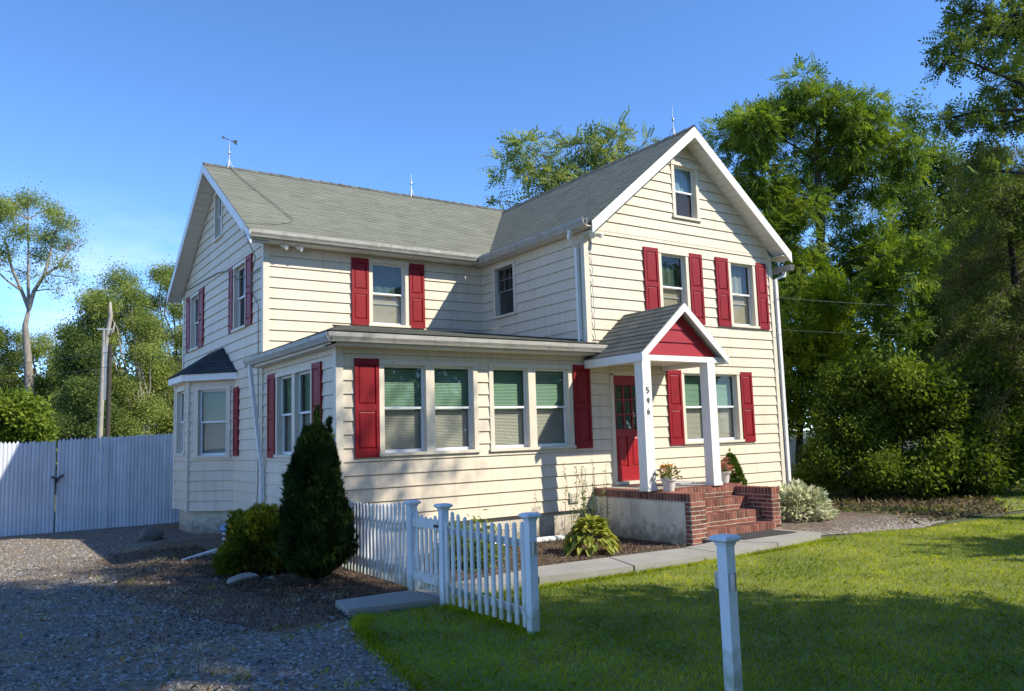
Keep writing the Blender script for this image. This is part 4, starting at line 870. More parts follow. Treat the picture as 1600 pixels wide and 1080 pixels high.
shr = [((14.3, .7, 2.1, 1.0, 1.2), (13.9, 1.1, 1.0, .9, .9), (14.6, .3, .7, 1.0, .7), (14.5, .9, 2.9, .6, .7)), ((15.3, -.1, 2.9, 1.25, 1.1), (16.1, -.4, 1.4, 1.35, 1.3), (15.4, -.4, .9, 1.3, .8), (15.9, -.2, 2.4, 1.2, 1.0)), ((17.2, -1.1, .9, 1.3, .9), (18.2, -1.8, 1.2, 1.3, 1.2), (17.6, -.8, 2.4, 1.2, 1.3), (16.9, -1.0, .6, 1.2, .6))]
labs = ['dense dark shrub nearest the right house corner', 'large arching shrub with sunlit top under the ash tree', 'loose leafy shrub at the foot of the drooping spruce']
for i, e in enumerate(shr):
    b = (e[0][0], e[0][1], 0); make_tree('shrub', b, [(b[0]+.05, b[1], .5), (b[0], b[1]+.05, 1.0)], .06, list(e), 4200, CLS if i == 0 else CL, shrub_leaf, darkbark_m, labs[i], 'shrubs along the right border', 'shrub', nsub=9, seed=20+i, limbr=.03)
# spruce with drooping half-bare boughs --------------------------------------------
def spruce():
    random.seed(31); r = np.random.default_rng(31)
    root = thing('spruce_tree', (19.3, -1.6, 0), 'half bare spruce with drooping brown boughs near the right edge', 'tree')
    tb = MB(); tb.tube([(19.3, -1.6, -.05), (19.25, -1.6, 2), (19.1, -1.6, 5), (18.9, -1.65, 7.5), (18.6, -1.7, 9.6)], [.22, .15, .10, .06, .012], 9); tb.build('trunk', darkbark_m, root, smooth=True)
    bb = MB(); P = []; A = []
    def axis(z): t = z/9.6; return np.array([19.3-.7*t*t, -1.6-.1*t, z])
    for i in range(170):
        z = 1.0+8.4*(i/170)**.95; ln = (4.0*(1-z/10.2)**.7+.3)*random.uniform(.55, 1.1); a = random.uniform(0, 6.283); c = axis(z); d = np.array([math.cos(a), math.sin(a), 0]); pts = []
        for k in range(7):
            t = k/6; pts.append(c+d*ln*t+np.array([random.uniform(-.04, .04), random.uniform(-.04, .04), .22*ln*math.sin(t*2.4)-.46*ln*t*t]))
        bb.tube([tuple(p) for p in pts], [.022*(1-k/7.5) for k in range(7)], 4, False)
        alive = random.random() < .72
        for k in range(int(ln*14)):
            t = random.uniform(.2, 1); j = min(5, int(t*6)); p = pts[j]+(pts[j+1]-pts[j])*(t*6-j); side = np.cross(d, [0, 0, 1])*random.choice((-1, 1)); l2 = random.uniform(.15, .55)
            e = p+(d*.4+side*.7)*l2+np.array([0, 0, -random.uniform(.1, .55)*l2*1.6]); bb.tube([tuple(p), tuple((p+e)/2+np.array([0, 0, .03])), tuple(e)], [.006, .004, .002], 3, False)
            if random.random() < (.8 if alive else .18):
                for f in (.35, .6, .8, 1.): P.append(p+(e-p)*f); A.append((e-p)/np.linalg.norm(e-p))
    bb.build('branch', twig_m, root)
    T = [spray_clump(11, .11, .17, s, .22) for s in (1, 2, 3)]
    link('needles', quad_mesh('needles', scatter(T, np.array(P), np.array(A), .3, r=r), need_m), root)
spruce()
# left side trees --------------------------------------------------------------------
tall = [(-3.35, 42.02, 15.77, 0.9, 0.58), (-2.19, 42.89, 16.85, 0.77, 0.46), (-1.1, 43.84, 16.49, 0.65, 0.46), (-0.56, 42.02, 15.56, 0.65, 0.46), (0.3, 43.0, 15.6, 0.38, 0.28), (-2.62, 41.95, 14.46, 0.77, 0.46), (-1.28, 42.83, 14.68, 0.77, 0.42), (-0.21, 43.73, 14.39, 0.65, 0.33), (-3.19, 42.72, 13.41, 0.65, 0.42), (-1.75, 43.52, 13.59, 0.71, 0.28), (-0.7, 41.56, 12.85, 0.57, 0.2), (0.17, 42.58, 12.76, 0.34, 0.19), (-2.3, 44.3, 12.64, 0.46, 0.19), (-1.22, 42.3, 11.94, 0.36, 0.16), (-4.22, 44.05, 15.33, 1.02, 0.7), (-3.98, 42.33, 12.75, 0.65, 0.46), (0.55, 42.6, 14.6, 0.26, 0.16), (0.35, 42.4, 12.0, 0.3, 0.16), (-0.5, 42.7, 11.4, 0.34, 0.16), (-2.9, 42.9, 16.2, 0.52, 0.33)]
make_tree('tall_tree', (-1.6, 44.3, 0), [(-1.65, 44.1, 3), (-1.7, 44.0, 5.1), (-1.9, 43.8, 7.4), (-2.1, 43.65, 9.3), (-1.95, 43.4, 10.3)], .42, tall, 1150, CLF, gl_leaf, palebark_m, 'tallest left hand tree with a long bare pale trunk', nsub=4, sub=.62, seed=41, limbr=.05, shell=.1, forks=[(.13, (-1.95, 43.4, 10.3), (-2.35, 43.6, 11.4), (-2.9, 43.2, 12.6), (-3.3, 42.9, 14.3)), (.14, (-1.95, 43.4, 10.3), (-1.75, 43.0, 11.3), (-1.25, 42.8, 12.3), (-1.0, 42.8, 13.6), (-.8, 42.8, 14.9)), (.11, (-1.95, 43.4, 10.3), (-2.05, 43.2, 11.8), (-2.1, 43.0, 13.5), (-2.2, 42.9, 15.6)), (.08, (-1.25, 42.8, 12.3), (-.5, 42.6, 12.9), (-.05, 42.5, 13.9)), (.08, (-2.35, 43.6, 11.4), (-3.1, 43.4, 11.9), (-4.0, 43.2, 12.8))], smin=.8, smax=1.5)
def egg(cx, cy, z0, z1, rr, k, seed, tilt=0.):
    g_ = np.random.default_rng(seed); out = []
    for i in range(k):
        t = (i+.5)/k; w = rr*(math.sin(math.pi*min(.97, .12+.83*t))**.7); a = i*2.4+g_.uniform(-.5, .5); q = w*g_.uniform(.35, .85); sz = rr*g_.uniform(.30, .50)*(1-.35*t)
        out.append((cx+q*math.cos(a)+tilt*t, cy+q*math.sin(a), z0+(z1-z0)*t+g_.uniform(-.3, .3), sz, sz*g_.uniform(.55, .9)))
    return out
gl = [(egg(1.7, 34.3, 1.5, 11.0, 2.9, 20, 1), (2.06, 34.84, 0), gl_leaf, palebark_m, 'broad leafy tree in the middle of the group behind the stockade fence', 3300),
      (egg(4.5, 37.0, 1.5, 12.4, 2.3, 18, 2), (4.88, 37.8, 0), gl_leaf, bark_m, 'leafy tree half hidden by the left eave of the house', 2600),
      (egg(-1.3, 47.4, 1.5, 9.0, 3.1, 18, 3), (-1.2, 47.6, 0), gl_leaf, bark_m, 'bushy tree round the foot of the tall bare trunked tree', 2600),
      (egg(-4.0, 46.0, 1.0, 9.6, 2.5, 18, 5), (-4.0, 46.4, 0), gd_leaf, bark_m, 'deep green tree at the far left edge behind the bright bush', 2300),
      (egg(.9, 43.5, 1.0, 9.2, 2.4, 18, 6), (.9, 43.9, 0), gl_leaf, bark_m, 'rounded tree filling the gap between the tall bare trunk and the snag', 2400),
      (egg(.0, 33.2, 1.0, 8.2, 1.6, 14, 4), (.02, 33.8, 0), gd_leaf, bark_m, 'dark conical tree to the left of the dead snag', 2000)]
for i, (e, b, lm, bm, lab, n) in enumerate(gl):
    h = e[0][2]; make_tree('broadleaf_tree', b, [(b[0], b[1], h*.3), (b[0]*.6+e[0][0]*.4, b[1]*.6+e[0][1]*.4, h*.6), (e[0][0], e[0][1], h)], .2, e, int(n*1.5), CLF, lm, bm, lab, 'trees behind the stockade fence', nsub=6, sub=.50, seed=50+i, limbr=.07, shell=.35, smin=.8, smax=1.3)
make_tree('bush', (-3.52, 16.73, 0), [(-3.5, 16.7, 1.2), (-3.5, 16.6, 2.4)], .08, [(-3.7, 16.4, 2.9, .96, .8), (-3.1, 16.1, 2.5, .55, .6), (-4.3, 16.8, 3.0, .76, .86), (-3.8, 16.6, 1.7, 1.3, 1.0)], 1700, CL, bush_leaf, bark_m, 'bright green bush peeping over the stockade gates at far left', None, 'bush', nsub=8, seed=60, limbr=.03)
sn = thing('dead_snag', (.25, 29.0, 0), 'pale dead tree trunk broken off at the top with a short fork', 'dead tree')
mb = MB(); mb.tube([(.12, 28.7, 0), (.18, 28.5, 2.2), (.2, 28.1, 5.3), (.3, 27.85, 6.9), (.40, 27.64, 7.8), (.36, 27.6, 8.4)], [.14, .13, .11, .09, .09, .04], 9); mb.tube([(.3, 27.85, 6.8), (.52, 27.7, 7.1), (.57, 27.6, 7.5)], [.05, .05, .02], 7); mb.build('trunk', deadwood_m, sn, smooth=True)
up = thing('utility_pole', (.1, 25.4, 0), 'short dark wooden utility pole carrying wires behind the stockade fence', 'utility pole')
mb = MB(); mb.tube([(.1, 25.4, 0), (-.0, 24.5, 6.1)], [.10, .08], 10); mb.build('pole', pole_m, up)
up2 = thing('utility_pole', (-.05, 26.8, 0), 'slim grey pole with a metal guard beside the pale snag', 'utility pole')
mb = MB(); mb.tube([(-.05, 26.8, 0), (-.1, 25.7, 6.9)], [.07, .055], 10); mb.build('pole', deadwood_m, up2)
mb = MB(); mb.tube([(-.02, 25.55, 3.9), (-.04, 25.45, 6.2)], .05, 6); mb.box(-.35, .2, 25.65, 25.73, 6.86, 6.92); mb.build('guard', metal_m, up2)
def wire(name, a, b, sag, label, r=.012, grp='overhead wires'):
    mb = MB(); a, b = Vector(a), Vector(b); mb.tube([tuple(a.lerp(b, t)-Vector((0, 0, sag*4*t*(1-t)))) for t in [i/16 for i in range(17)]], r, 4); return tag(mb.build(name, wire_m), label, 'wire', grp)
wire('overhead_wire', (-13, 33.3, 5.6), (-.02, 24.5, 5.8), .45, 'upper dark wire left of the short utility pole'); wire('overhead_wire', (-13, 33.4, 4.9), (.0, 24.6, 5.2), .4, 'lower dark wire left of the short utility pole'); wire('overhead_wire', (-.02, 24.5, 5.8), (9, 18.5, 5.2), .3, 'dark wire running right from the short utility pole')
wire('overhead_wire', (10.70, -.13, 4.87), (34, -1.6, 7.0), .55, 'upper wire from the right house corner across the trees', .007); wire('overhead_wire', (10.70, -.19, 4.11), (34, -1.2, 5.7), .4, 'lower thin wire from the right house corner across the trees', .005)
# far woods: one mass ------------------------------------------------------------------
def woods():
    r = np.random.default_rng(71); E = []
    for i in range(95):
        t = i/94; x = -32+t*92; y = 52-.15*abs(x)+r.uniform(-3, 5)-(max(0, x-22))*.95; h = r.uniform(7.0, 9.5)+(0 if x < 20 else 1.5)
        E.append((x, y, h*.62, r.uniform(1.6, 2.6), h*.40)); E.append((x+1, y-.8, h*.22, 2.0, h*.24))
    P, A, c = in_clumps(E, 17000, 7, .45, r); V = scatter(CLB, P, A, .4, .9, 1.6, r)
    link('woods', quad_mesh('woods', V, wood_leaf), kind='stuff')
woods()
def reflected_woods():  # unseen treeline added behind the viewer for the windows to reflect
    r = np.random.default_rng(72); E = []
    for i in range(46):
        x = -45+i*2.3; y = -44+r.uniform(-3, 3)-.1*abs(x); h = r.uniform(9, 13); E.append((x, y, h*.62, 2.4, h*.38)); E.append((x+1, y+.8, h*.25, 2.4, h*.26))
    P, A, c = in_clumps(E, 7000, 7, .45, r); link('woods', quad_mesh('woods', scatter(CLB, P, A, .4, 1.2, 2.2, r), wood_leaf), kind='stuff')
reflected_woods()
# shade trees across the road: their crowns stand outside the picture, their shadows lie on the lawn and drive
def shade_tree(x, y, h, rr, label, seed, n=2600, low=2.5):
    r = np.random.default_rng(seed); E = []
    k = int(5+rr*1.6)
    for i in range(k):
        t = (i+.5)/k; z = low+(h-low)*t; w = rr*math.sin(math.pi*min(.93, .18+.8*t))**.7*.62; a = i*2.4; E.append((x+w*.75*math.cos(a), y+w*.75*math.sin(a), z, max(1.0, w), max(1.0, (h-low)/k*.9)))
    make_tree('street_tree', (x, y, 0), [(x, y, h*.3), (x+.1, y, h*.6), (x, y+.1, h*.85)], .3, E, n, CLB, gl_leaf, bark_m, label, 'shade trees outside the view', nsub=9, seed=seed, smin=.9, smax=1.5)
def st(s, t): return (t*.59+s*.81, -t*.81+s*.59)
for i, (s, t_, h, rr, n, lb) in enumerate([(-4.6, 17.5, 20, 3.4, 3600, 'shade tree standing just behind and right of the viewer'), (-11.5, 18, 21, 4.2, 3800, 'large shade tree behind the viewer across the road'), (-18.5, 17, 20, 4.0, 3200, 'shade tree behind the viewer on the drive side'), (2.6, 21, 9.6, 3.0, 1300, 'lower shade tree right of the lawn outside the view'), (9.0, 25, 9, 3.0, 2000, 'lower shade tree further along the road from the lawn')]):
    x, y = st(s, t_); shade_tree(x, y, h, rr, lb, 80+i, n)

x, y = st(-3.6, 19)
def stp(s_, t_, z): a_ = st(s_, t_); return (a_[0], a_[1], z)
E9 = [(*stp(-4.6+.55*(i % 4)*1.1, 18.3+.5*(i % 3), 9.5+i*.75), 1.25, .8) for i in range(15)]+[(*stp(-.6, 19, 17.2), .9, .35), (*stp(.5, 19.2, 17.6), .55, .3), (*stp(1.3, 18.8, 17.3), .4, .25), (*stp(-.9, 18.6, 18.6), .8, .5)]
make_tree('street_tree', (x, y, 0), [(x, y, 5), (x+.1, y, 9), (x, y+.1, 13), (x, y, 17)], .3, E9, 2000, CLM, gl_leaf, bark_m, 'slender shade tree across the road between the two nearest ones', 'shade trees outside the view', nsub=7, seed=77, smin=1.0, smax=1.8)
# garden plants ------------------------------------------------------------------------
def cypress(x, y, h, rad, n, m, name, label, cat, tops=(), seed=1, T=None, pw=.62):
    r = np.random.default_rng(seed); root = thing(name, (x, y, 0), label, cat); tb = MB(); tb.tube([(x, y, -.05), (x, y, h*.8)], [.05, .01], 7); tb.build('trunk', darkbark_m, root)
    t = r.uniform(0, 1, n)**.85; a = r.uniform(0, 2*math.pi, n); lump = 1+.13*np.sin(a*3+t*9)+.11*np.sin(a*7-t*17)+r.normal(size=n)*.05
    prof = np.minimum(1, (t/.16)**.6)*np.clip((1-t), 0, 1)**pw*1.12; inn = r.uniform(.55, 1, n)**.5
    d = np.stack([np.cos(a), np.sin(a), np.zeros(n)], 1); P = np.array([x, y, .06])+d*(rad*prof*lump*inn)[:, None]; P[:, 2] += t*h
    ax = d*.75; ax[:, 2] += 1.0
    for (dx, dy, th, k) in tops:
        tt = r.uniform(0, 1, k); q = np.stack([x+dx+r.normal(size=k)*.055*(1.05-tt), y+dy+r.normal(size=k)*.055*(1.05-tt), th-.62+tt**1.4*.62], 1); P = np.concatenate([P, q]); ax = np.concatenate([ax, np.tile([0, 0, 1.], (k, 1))])
    ax /= np.linalg.norm(ax, axis=1)[:, None]
    link('foliage', quad_mesh('foliage', scatter(T or SPRAY, P, ax, .0, .7, 1.3, r), m), root); return root
def fan(n=7, L=.13, w=.022):
    out = []
    for i in range(n):
        a = (i-(n-1)/2)*.24; q = leaf_quads(w, L*(1-.12*abs(i-(n-1)/2))); c, s = math.cos(a), math.sin(a); out.append(np.stack([q[:, 0]*c-q[:, 1]*s, q[:, 0]*s+q[:, 1]*c, q[:, 2]], 1))
    return np.array(out)
SPRAY = [fan(7), fan(6, .11, .02), fan(8, .15, .02)]
SPRAYF = [fan(6, .085, .011), fan(5, .07, .010), fan(7, .10, .012)]
SPRAYS = [fan(6, .075, .014), fan(7, .085, .014)]
cypress(-.84, -1.30, 1.98, .43, 17000, cyp_m, 'cypress', 'dark columnar cypress by the corner of the house', 'conifer', [(-.13, 0, 2.05, 220), (.05, .05, 2.30, 320), (.18, -.05, 2.16, 260), (-.05, -.1, 2.02, 200)], 91, SPRAYF, pw=.42)
cypress(8.05, -.75, 1.28, .36, 2200, arb_m, 'arborvitae', 'small green arborvitae beside the brick step wall', 'conifer', [(0, 0, 1.42, 60)], 92, SPRAYS, .6)
def mound(x, y, rx, rz, n, m, name, label, cat, T, seed=1, up=.3, axis=True, z0=.05, ry=None):
    r = np.random.default_rng(seed); root = thing(name, (x, y, 0), label, cat); d = r.normal(size=(n, 3)); d[:, 2] = abs(d[:, 2]); d /= np.linalg.norm(d, axis=1)[:, None]
    lump = 1+.14*np.sin(d[:, 0]*6+seed)*np.sin(d[:, 1]*7)+.1*np.sin(d[:, 2]*9); P = np.array([x, y, z0])+d*np.array([rx, ry or rx, rz])*(lump*r.uniform(.35, 1, n)**.45)[:, None]
    sb = MB(); random.seed(seed)
    for i in range(0, n, max(1, n//40)): limb(sb, (x+random.uniform(-.06, .06), y+random.uniform(-.06, .06), 0), P[i], .012, .004, .1, 4, 4)
    sb.build('stem', twig_m, root)
    link('foliage', quad_mesh('foliage', scatter(T, P, d if axis else None, up, .7, 1.3, r), m), root); return root
mound(-1.10, .35, .56, .80, 8000, gold_m, 'juniper_bush', 'golden green juniper bush left of the dark cypress', 'bush', SPRAYF, 93)
mound(9.45, -1.25, .64, .56, 1500, vari_m, 'variegated_shrub', 'pale variegated shrub on the pebbles right of the steps', 'shrub', [leaf_quads(.075, .15)[None], leaf_quads(.065, .13)[None]], 94, .6)
mound(1.35, -1.6, .33, .42, 500, shrub_leaf, 'low_shrub', 'small dark shrub seen through the pickets of the lawn fence run', 'shrub', CLS, 95)
# hosta
def hosta():
    r = np.random.default_rng(96); root = thing('hosta', (3.48, -1.80, 0), 'yellow green hosta clump in the mulch before the porch', 'plant'); V = []
    for i in range(150):
        a = r.uniform(0, 6.283); lean = r.uniform(.15, 1)**.8; L_ = r.uniform(.17, .26); w = L_*.55; base = np.array([3.48, -1.80, .02]); d = np.array([math.cos(a), math.sin(a), 0]); s = np.array([-d[1], d[0], 0]); p0 = base+d*lean*.35*r.uniform(.6, 1)+np.array([0, 0, .44*(1-lean**2)*r.uniform(.6, 1.1)+.08])
        pts = []
        for k in range(6):
            t = k/5; c = p0+d*L_*t*.9+np.array([0, 0, L_*(.35*t-.95*t*t)*lean+.12*t*(1-lean)]); hw = w*.5*math.sin(math.pi*min(1, .12+.9*t))**.7*(1 if k < 5 else 0); pts.append((c-s*hw+np.array([0, 0, .03*hw/w]), c+np.array([0, 0, -.01]), c+s*hw+np.array([0, 0, .03*hw/w])))
        for k in range(5):
            for h in (0, 1): V.append([pts[k][h], pts[k][h+1], pts[k+1][h+1], pts[k+1][h]])
    link('leaves', quad_mesh('leaves', np.array(V), hosta_m), root)
hosta()
def stalks(x, y, n, h, spread, name, label, seed, m=weed_m, lean=.12, leaves=14):
    r = np.random.default_rng(seed); random.seed(seed); root = thing(name, (x, y, 0), label, 'plant'); sb = MB(); P = []; A = []
    for i in range(n):
        bx, by = x+r.normal()*spread, y+r.normal()*spread*.6; hh = h*r.uniform(.6, 1.1); lx, ly = r.normal()*lean*hh, r.normal()*lean*hh
        pts = [(bx+lx*t*t, by+ly*t*t, hh*t) for t in (0, .3, .6, .85, 1)]; sb.tube(pts, [.006, .005, .004, .003, .002], 4, False)
        for k in range(leaves):
            t = r.uniform(.1, 1)**.7; P.append((bx+lx*t*t, by+ly*t*t, hh*t)); a = r.uniform(0, 6.28); A.append((math.cos(a), math.sin(a), .5))
    sb.build('stem', bpy.data.materials['stem_green'], root)
    link('leaves', quad_mesh('leaves', scatter([leaf_quads(.018, .07)[None]], np.array(P), np.array(A)/1.12, .3, r=r), m), root)
stalks(4.40, -.75, 26, 1.25, .22, 'tall_weed', 'wispy tall weeds against the siding behind the hosta', 97)
stalks(7.75, -.55, 9, 1.1, .14, 'leggy_weed', 'leggy weeds rising behind the step wall by the salmon flowers', 98)
stalks(2.35, -.6, 6, .5, .18, 'dry_stalks', 'thin dry stalks near the house foundation', 99, leaves=4)

# ================================================================ SMALL THINGS ON THE GROUND
ww = thing('window_well', (-.33, 3.0, 0), 'galvanised window well with blue bubble cover behind the juniper', 'window well')
WX, WY = -.46, 3.25
mb = MB(); prof = []
for i in range(7): prof += [(.40+.025*(i % 2), .02+i*.05)]
mb.lathe(prof, (WX, WY, 0), 28); mb.build('rim', metal_m, ww)
mb = MB(); mb.lathe([(.47, .33), (.48, .37), (.42, .43), (.28, .48), (.1, .50), (.01, .505)], (WX, WY, 0), 28); mb.build('cover', blue_m, ww, smooth=True)
mb = MB(); a = Vector((-.62, 3.18, .08)); b = Vector((-1.75, 2.35, .012)); d = (b-a).normalized(); s = d.cross(Vector((0, 0, 1)))
mb.hexa([a+s*.06-Vector((0, 0, .05)), b+s*.035-Vector((0, 0, .01)), b-s*.035-Vector((0, 0, .01)), a-s*.06-Vector((0, 0, .05)), a+s*.06+Vector((0, 0, .04)), b+s*.03+Vector((0, 0, .012)), b-s*.03+Vector((0, 0, .012)), a-s*.06+Vector((0, 0, .04))])
tag(mb.build('downspout_extension', white_m), 'flat white downspout extension lying on the gravel by the bay', 'drain pipe')
mb = MB(); mb.tube([(1.9, -.22, .06), (4.2, -.30, .05)], .05, 10); tag(mb.build('drain_pipe', white_m), 'white drain pipe lying along the front foundation', 'drain pipe')
def rock(name, x, y, sx_, sy_, sz, m, label, seed, sub=3):
    import bmesh
    bm = bmesh.new(); bmesh.ops.create_icosphere(bm, subdivisions=sub, radius=1); r = random.Random(seed); ph_ = [(r.uniform(1.2, 3.5), r.uniform(0, 6), r.choice((0, 1, 2))) for _ in range(7)]
    for v in bm.verts:
        k = 1+sum(.07*math.sin(f*v.co[ax]*2+o+v.co[(ax+1) % 3]*f) for f, o, ax in ph_); v.co = Vector((v.co.x*sx_*k, v.co.y*sy_*k, v.co.z*sz*k))
    me = bpy.data.meshes.new(name); bm.to_mesh(me); bm.free(); me.materials.append(m); o = link(name, me); o.location = (x, y, sz*.35); o.rotation_euler = (0, 0, r.uniform(0, 3)); return tag(o, label, 'rock')
rock('rock', -1.55, 6.1, .33, .22, .20, rock_m, 'dark grey rock on the gravel between stockade fence and bay', 3)
rock('rock', -1.55, -.38, .24, .12, .07, palerock_m, 'flat pale rock at the foot of the juniper bush', 4)
rock('rock', -1.22, -.55, .07, .05, .03, palerock_m, 'small white stone between the flat pale rock and the cypress', 5)

# ================================================================ LOOSE GROUND COVER
def in_poly(P, poly):
    x, y = P[:, 0], P[:, 1]; ins = np.zeros(len(P), bool); j = len(poly)-1
    for i in range(len(poly)):
        xi, yi = poly[i]; xj, yj = poly[j]; c = ((yi > y) != (yj > y)) & (x < (xj-xi)*(y-yi)/(yj-yi+1e-12)+xi); ins ^= c; j = i
    return ins
CX, CY = CAM[0], CAM[1]
def visible_ground(n, dmin, dmax, power, r, poly=None):
    """random ground points inside the wedge in front of the viewer, denser near by"""
    d = dmin+(dmax-dmin)*r.uniform(0, 1, n)**power; a = YAW+r.uniform(-.66, .72, n); P = np.stack([CX+d*np.sin(a), CY+d*np.cos(a)], 1)
    return P[in_poly(P, poly)] if poly is not None else P
def blades(P, h, w, r, m, name, lean=.5, kind='stuff', hv=.35):
    n = len(P); a = r.uniform(0, 6.283, n); la = r.uniform(0, 6.283, n); H_ = h*(1+r.normal(size=n)*hv).clip(.3, 2.2); le = np.minimum(np.abs(r.normal(size=n))*lean*H_, .11)
    s = np.stack([np.cos(a), np.sin(a), 0*a], 1)*(w*.5); b = np.stack([P[:, 0], P[:, 1], np.zeros(n)-.004], 1); l = np.stack([np.cos(la), np.sin(la), 0*la], 1)*le[:, None]
    mid = b+l*.35+np.stack([0*a, 0*a, H_*.6], 1); tip = b+l+np.stack([0*a, 0*a, H_*.95], 1)
    V = np.stack([b-s, b+s, mid+s*.7, tip, mid-s*.7], 1)
    return link(name, quad_mesh(name, V, m, 5), kind=kind)
grass_m = leaf_mat('grass_blade', (.115, .175, .012), (.42, .46, .045), (.58, .52, .15), .45, .6, nscale=.9)
r = np.random.default_rng(101)
P = np.concatenate([visible_ground(330000, 3.2, 19, 1.0, r, LAWN), visible_ground(120000, 15, 27, 1., r, LAWN)])
blades(P, .036, .0065, r, grass_m, 'lawn_grass', .8)
P = np.stack([r.uniform(13, 36, 9000), r.uniform(-5, 3, 9000)], 1); P = P[in_poly(P, [(13.0, -3.6), (30, -4.9), (36, 3), (19, -.2)])]; blades(P, .07, .03, r, grass_m, 'side_lawn_grass', .7)
# loose stones on the drive
def stones(P, smin, smax, m, name, r):
    n = len(P); V0 = np.array([[1, 0, 0], [0, 1, 0], [-1, 0, 0], [0, -1, 0], [0, 0, 1.]]); F0 = [(0, 1, 4), (1, 2, 4), (2, 3, 4), (3, 0, 4)]
    sz = smin*(smax/smin)**(r.uniform(0, 1, n)**1.6); a = r.uniform(0, 6.28, n); sc = np.stack([sz*r.uniform(.7, 1.3, n), sz*r.uniform(.6, 1.0, n), sz*r.uniform(.35, .8, n)], 1)
    v = V0[None]*sc[:, None, :]+r.normal(size=(n, 5, 3))*sz[:, None, None]*.16; c, s = np.cos(a)[:, None], np.sin(a)[:, None]
    v = np.stack([v[..., 0]*c-v[..., 1]*s+P[:, 0:1], v[..., 0]*s+v[..., 1]*c+P[:, 1:2], v[..., 2]-.004], 2).astype(np.float32)
    me = bpy.data.meshes.new(name); me.vertices.add(n*5); me.vertices.foreach_set('co', v.reshape(-1)); idx = (np.array(F0)[None]+(np.arange(n)*5)[:, None, None]).reshape(-1).astype(np.int32)
    me.loops.add(len(idx)); me.loops.foreach_set('vertex_index', idx); me.polygons.add(n*4); me.polygons.foreach_set('loop_start', np.arange(0, n*12, 3, dtype=np.int32)); me.materials.append(m); me.update(calc_edges=True)
    return link(name, me, kind='stuff')
DRIVE = [(-14, -12), (-3.0, -12), (-2.35, -9.5), (-1.95, -6.6), (-1.62, -4.9), (-1.42, -3.9), (-1.2, -2.9), (-1.0, -2.5), (-1.0, 9.5), (-14, 9.5)]
stone_m = mat('gravel_stone', (.29, .275, .26), .95, .25, 30, island=.65, spec=.12)
P = visible_ground(105000, 3.0, 22, 1.2, r, DRIVE); P = P[~in_poly(P, [(x_*1.0+.12*math.sin(y_*5), y_) for x_, y_ in SOIL]) | (r.uniform(0, 1, len(P)) < .22)]; stones(P, .010, .030, stone_m, 'gravel', r)
P = visible_ground(2500, 3.0, 16, 1.2, r, DRIVE); stones(P, .025, .055, stone_m, 'gravel', r)
BED = [(-1.75, -1.0), (-1.45, -2.5), (-1.1, -2.85), (-.2, -2.9), (1.7, -2.65), (4.3, -2.85), (5.0, -2.6), (5.0, -.05), (0, -.05), (-.1, 1.6), (-1.75, 1.6)]
chip_m = mat('bark_chip', (.155, .105, .07), .9, .3, 20, island=.55)
P = np.stack([r.uniform(-1.8, 5.1, 26000), r.uniform(-3, 1.6, 26000)], 1); P = P[in_poly(P, BED)]
Q = np.stack([-1.1-np.abs(r.normal(size=14000))*1.1, r.uniform(-3.6, 4.2, 14000)], 1)
Pz = np.concatenate([P, Q]); a_ = np.column_stack([Pz, r.uniform(.002, .02, len(Pz))]); link('bark_chips', quad_mesh('bark_chips', scatter([leaf_quads(.018, .05)[None], leaf_quads(.012, .035)[None]], a_, None, 1.2, r=r), chip_m), kind='stuff')
P = np.stack([r.uniform(7.3, 11, 5000), -3.72+np.abs(r.normal(size=5000))*.55], 1); P = P[in_poly(P, [(7.25, -2.9), (8.3, -3.4), (9.5, -3.76), (10.8, -3.5), (11.4, -2.2), (10.8, .3), (7.25, .1)])]
stones(P, .012, .03, mat('pale_pebble', (.36, .34, .31), .8, .2, 20, island=.4), 'pebbles', r)
# dry grass tufts on the drive
straw_m = leaf_mat('dry_straw', (.40, .34, .21), (.62, .56, .40), None, .2)
c = visible_ground(520, 3.4, 18, 1.0, r, DRIVE); c = c[(np.sin(c[:, 0]*1.9+1)+np.sin(c[:, 1]*1.3+c[:, 0]))>-.2]
P = np.repeat(c, 34, 0)+r.normal(size=(len(c)*34, 2))*np.repeat(r.uniform(.03, .12, len(c)), 34)[:, None]; blades(P, .06, .0055, r, straw_m, 'dry_grass', 2.2)
c = visible_ground(260, 5, 16, 1.0, r, [(-3.4, -6), (-1.9, -6), (-1.4, -3.7), (-1.3, -2.8), (-1.6, .5), (-3.2, 1)]); P = np.repeat(c, 14, 0)+r.normal(size=(len(c)*14, 2))*.05; blades(P, .05, .006, r, grass_m, 'weedy_grass', 1.0)
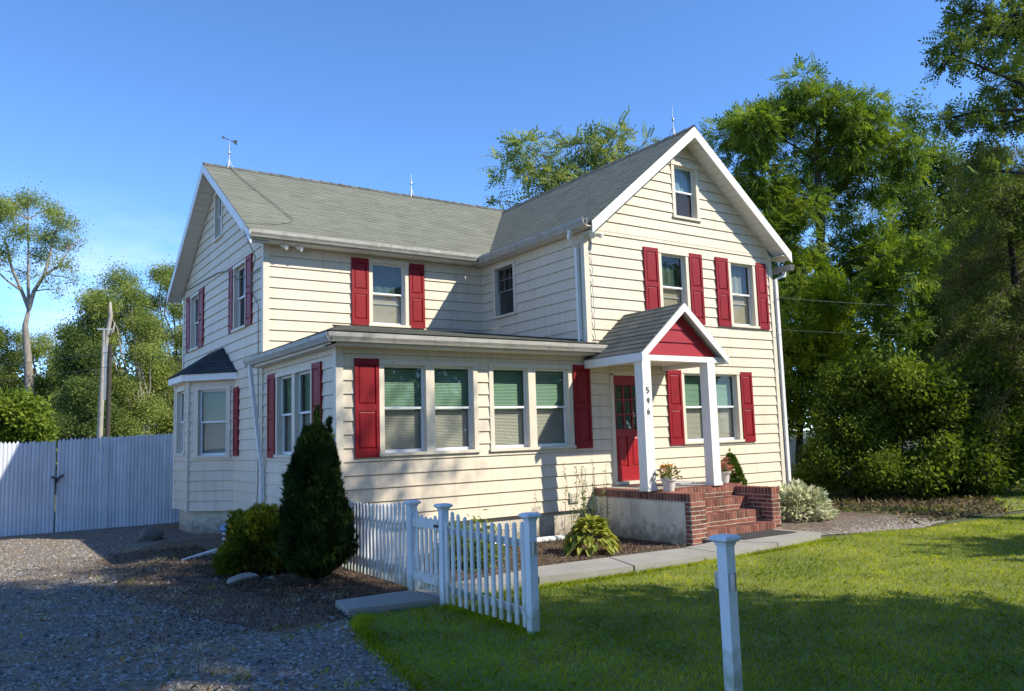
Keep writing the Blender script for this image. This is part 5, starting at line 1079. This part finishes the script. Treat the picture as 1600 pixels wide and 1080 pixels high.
# ragged taller grass along walk, fence and drive edges
E_ = [(-1.95, -6.6), (-1.62, -4.9), (-1.40, -4.0), (-1.15, -3.64)]; pts = []
for (x0, y0), (x1, y1) in zip(E_, E_[1:]): t = r.uniform(0, 1, 900); pts.append(np.stack([x0+(x1-x0)*t, y0+(y1-y0)*t], 1)+r.normal(size=(900, 2))*.05)
t = r.uniform(0, 1, 2600); pts.append(np.stack([PX_+r.normal(size=2600)*.05, -3.8-1.75*t], 1)); t = r.uniform(0, 1, 5200); pts.append(np.stack([-.2+7.4*t, -3.60-.14*np.sin(t*3.14)+r.normal(size=5200)*.03], 1)); pts.append(np.array([[PX_, YD]])+r.normal(size=(220, 2))*.09)
blades(np.concatenate(pts), .045, .006, r, grass_m, 'edge_grass', .6)

fall_m = leaf_mat('fallen_leaf', (.20, .12, .05), (.42, .30, .10), None, .1)
P = np.concatenate([visible_ground(500, 3.5, 18, 1., r, LAWN), visible_ground(420, 3.5, 18, 1., r, DRIVE)]); link('fallen_leaves', quad_mesh('fallen_leaves', scatter([leaf_quads(.035, .06)[None]], np.column_stack([P, np.full(len(P), .028)]), None, 1.5, r=r), fall_m), kind='stuff')

# leaf litter and weeds under the right hand trees
litter_m = leaf_mat('leaf_litter', (.09, .065, .035), (.22, .16, .08), (.12, .15, .04), .1, nscale=1.5)
P = np.stack([r.uniform(9.5, 24, 26000), r.uniform(-4.2, 6, 26000)], 1); P = P[in_poly(P, [(9.6, -3.4), (13, -3.75), (19, -.3), (24, 2), (22, 8), (12, 3), (10.9, .3), (11.3, -2.2)])]
link('leaf_litter', quad_mesh('leaf_litter', scatter([leaf_quads(.05, .09)[None], leaf_quads(.035, .11)[None]], np.column_stack([P, r.uniform(0, .03, len(P))]), None, .9, r=r), litter_m), kind='stuff')
Q = P[r.uniform(0, 1, len(P)) < .5]; Q = Q[(np.sin(Q[:, 0]*1.7)+np.sin(Q[:, 1]*2.3+Q[:, 0])) > .1]; Q = Q[r.uniform(0, 1, len(Q)) < .45]; blades(np.repeat(Q, 3, 0)+r.normal(size=(len(Q)*3, 2))*.06, .07, .016, r, shrub_leaf, 'undergrowth', .7)

clover_m = leaf_mat('clover', (.07, .15, .02), (.20, .30, .05), None, .35, nscale=2)
P = visible_ground(60000, 3.3, 14, 1., r, LAWN); k_ = np.sin(P[:, 0]*2.1+1.3*np.sin(P[:, 1]*1.7))+np.sin(P[:, 1]*2.9+P[:, 0]*.8)+r.normal(size=len(P))*.5; P = P[k_ > .95]
link('clover', quad_mesh('clover', scatter([leaf_quads(.022, .024)[None]], np.column_stack([P, r.uniform(.022, .042, len(P))]), None, 1.4, r=r), clover_m), kind='stuff')
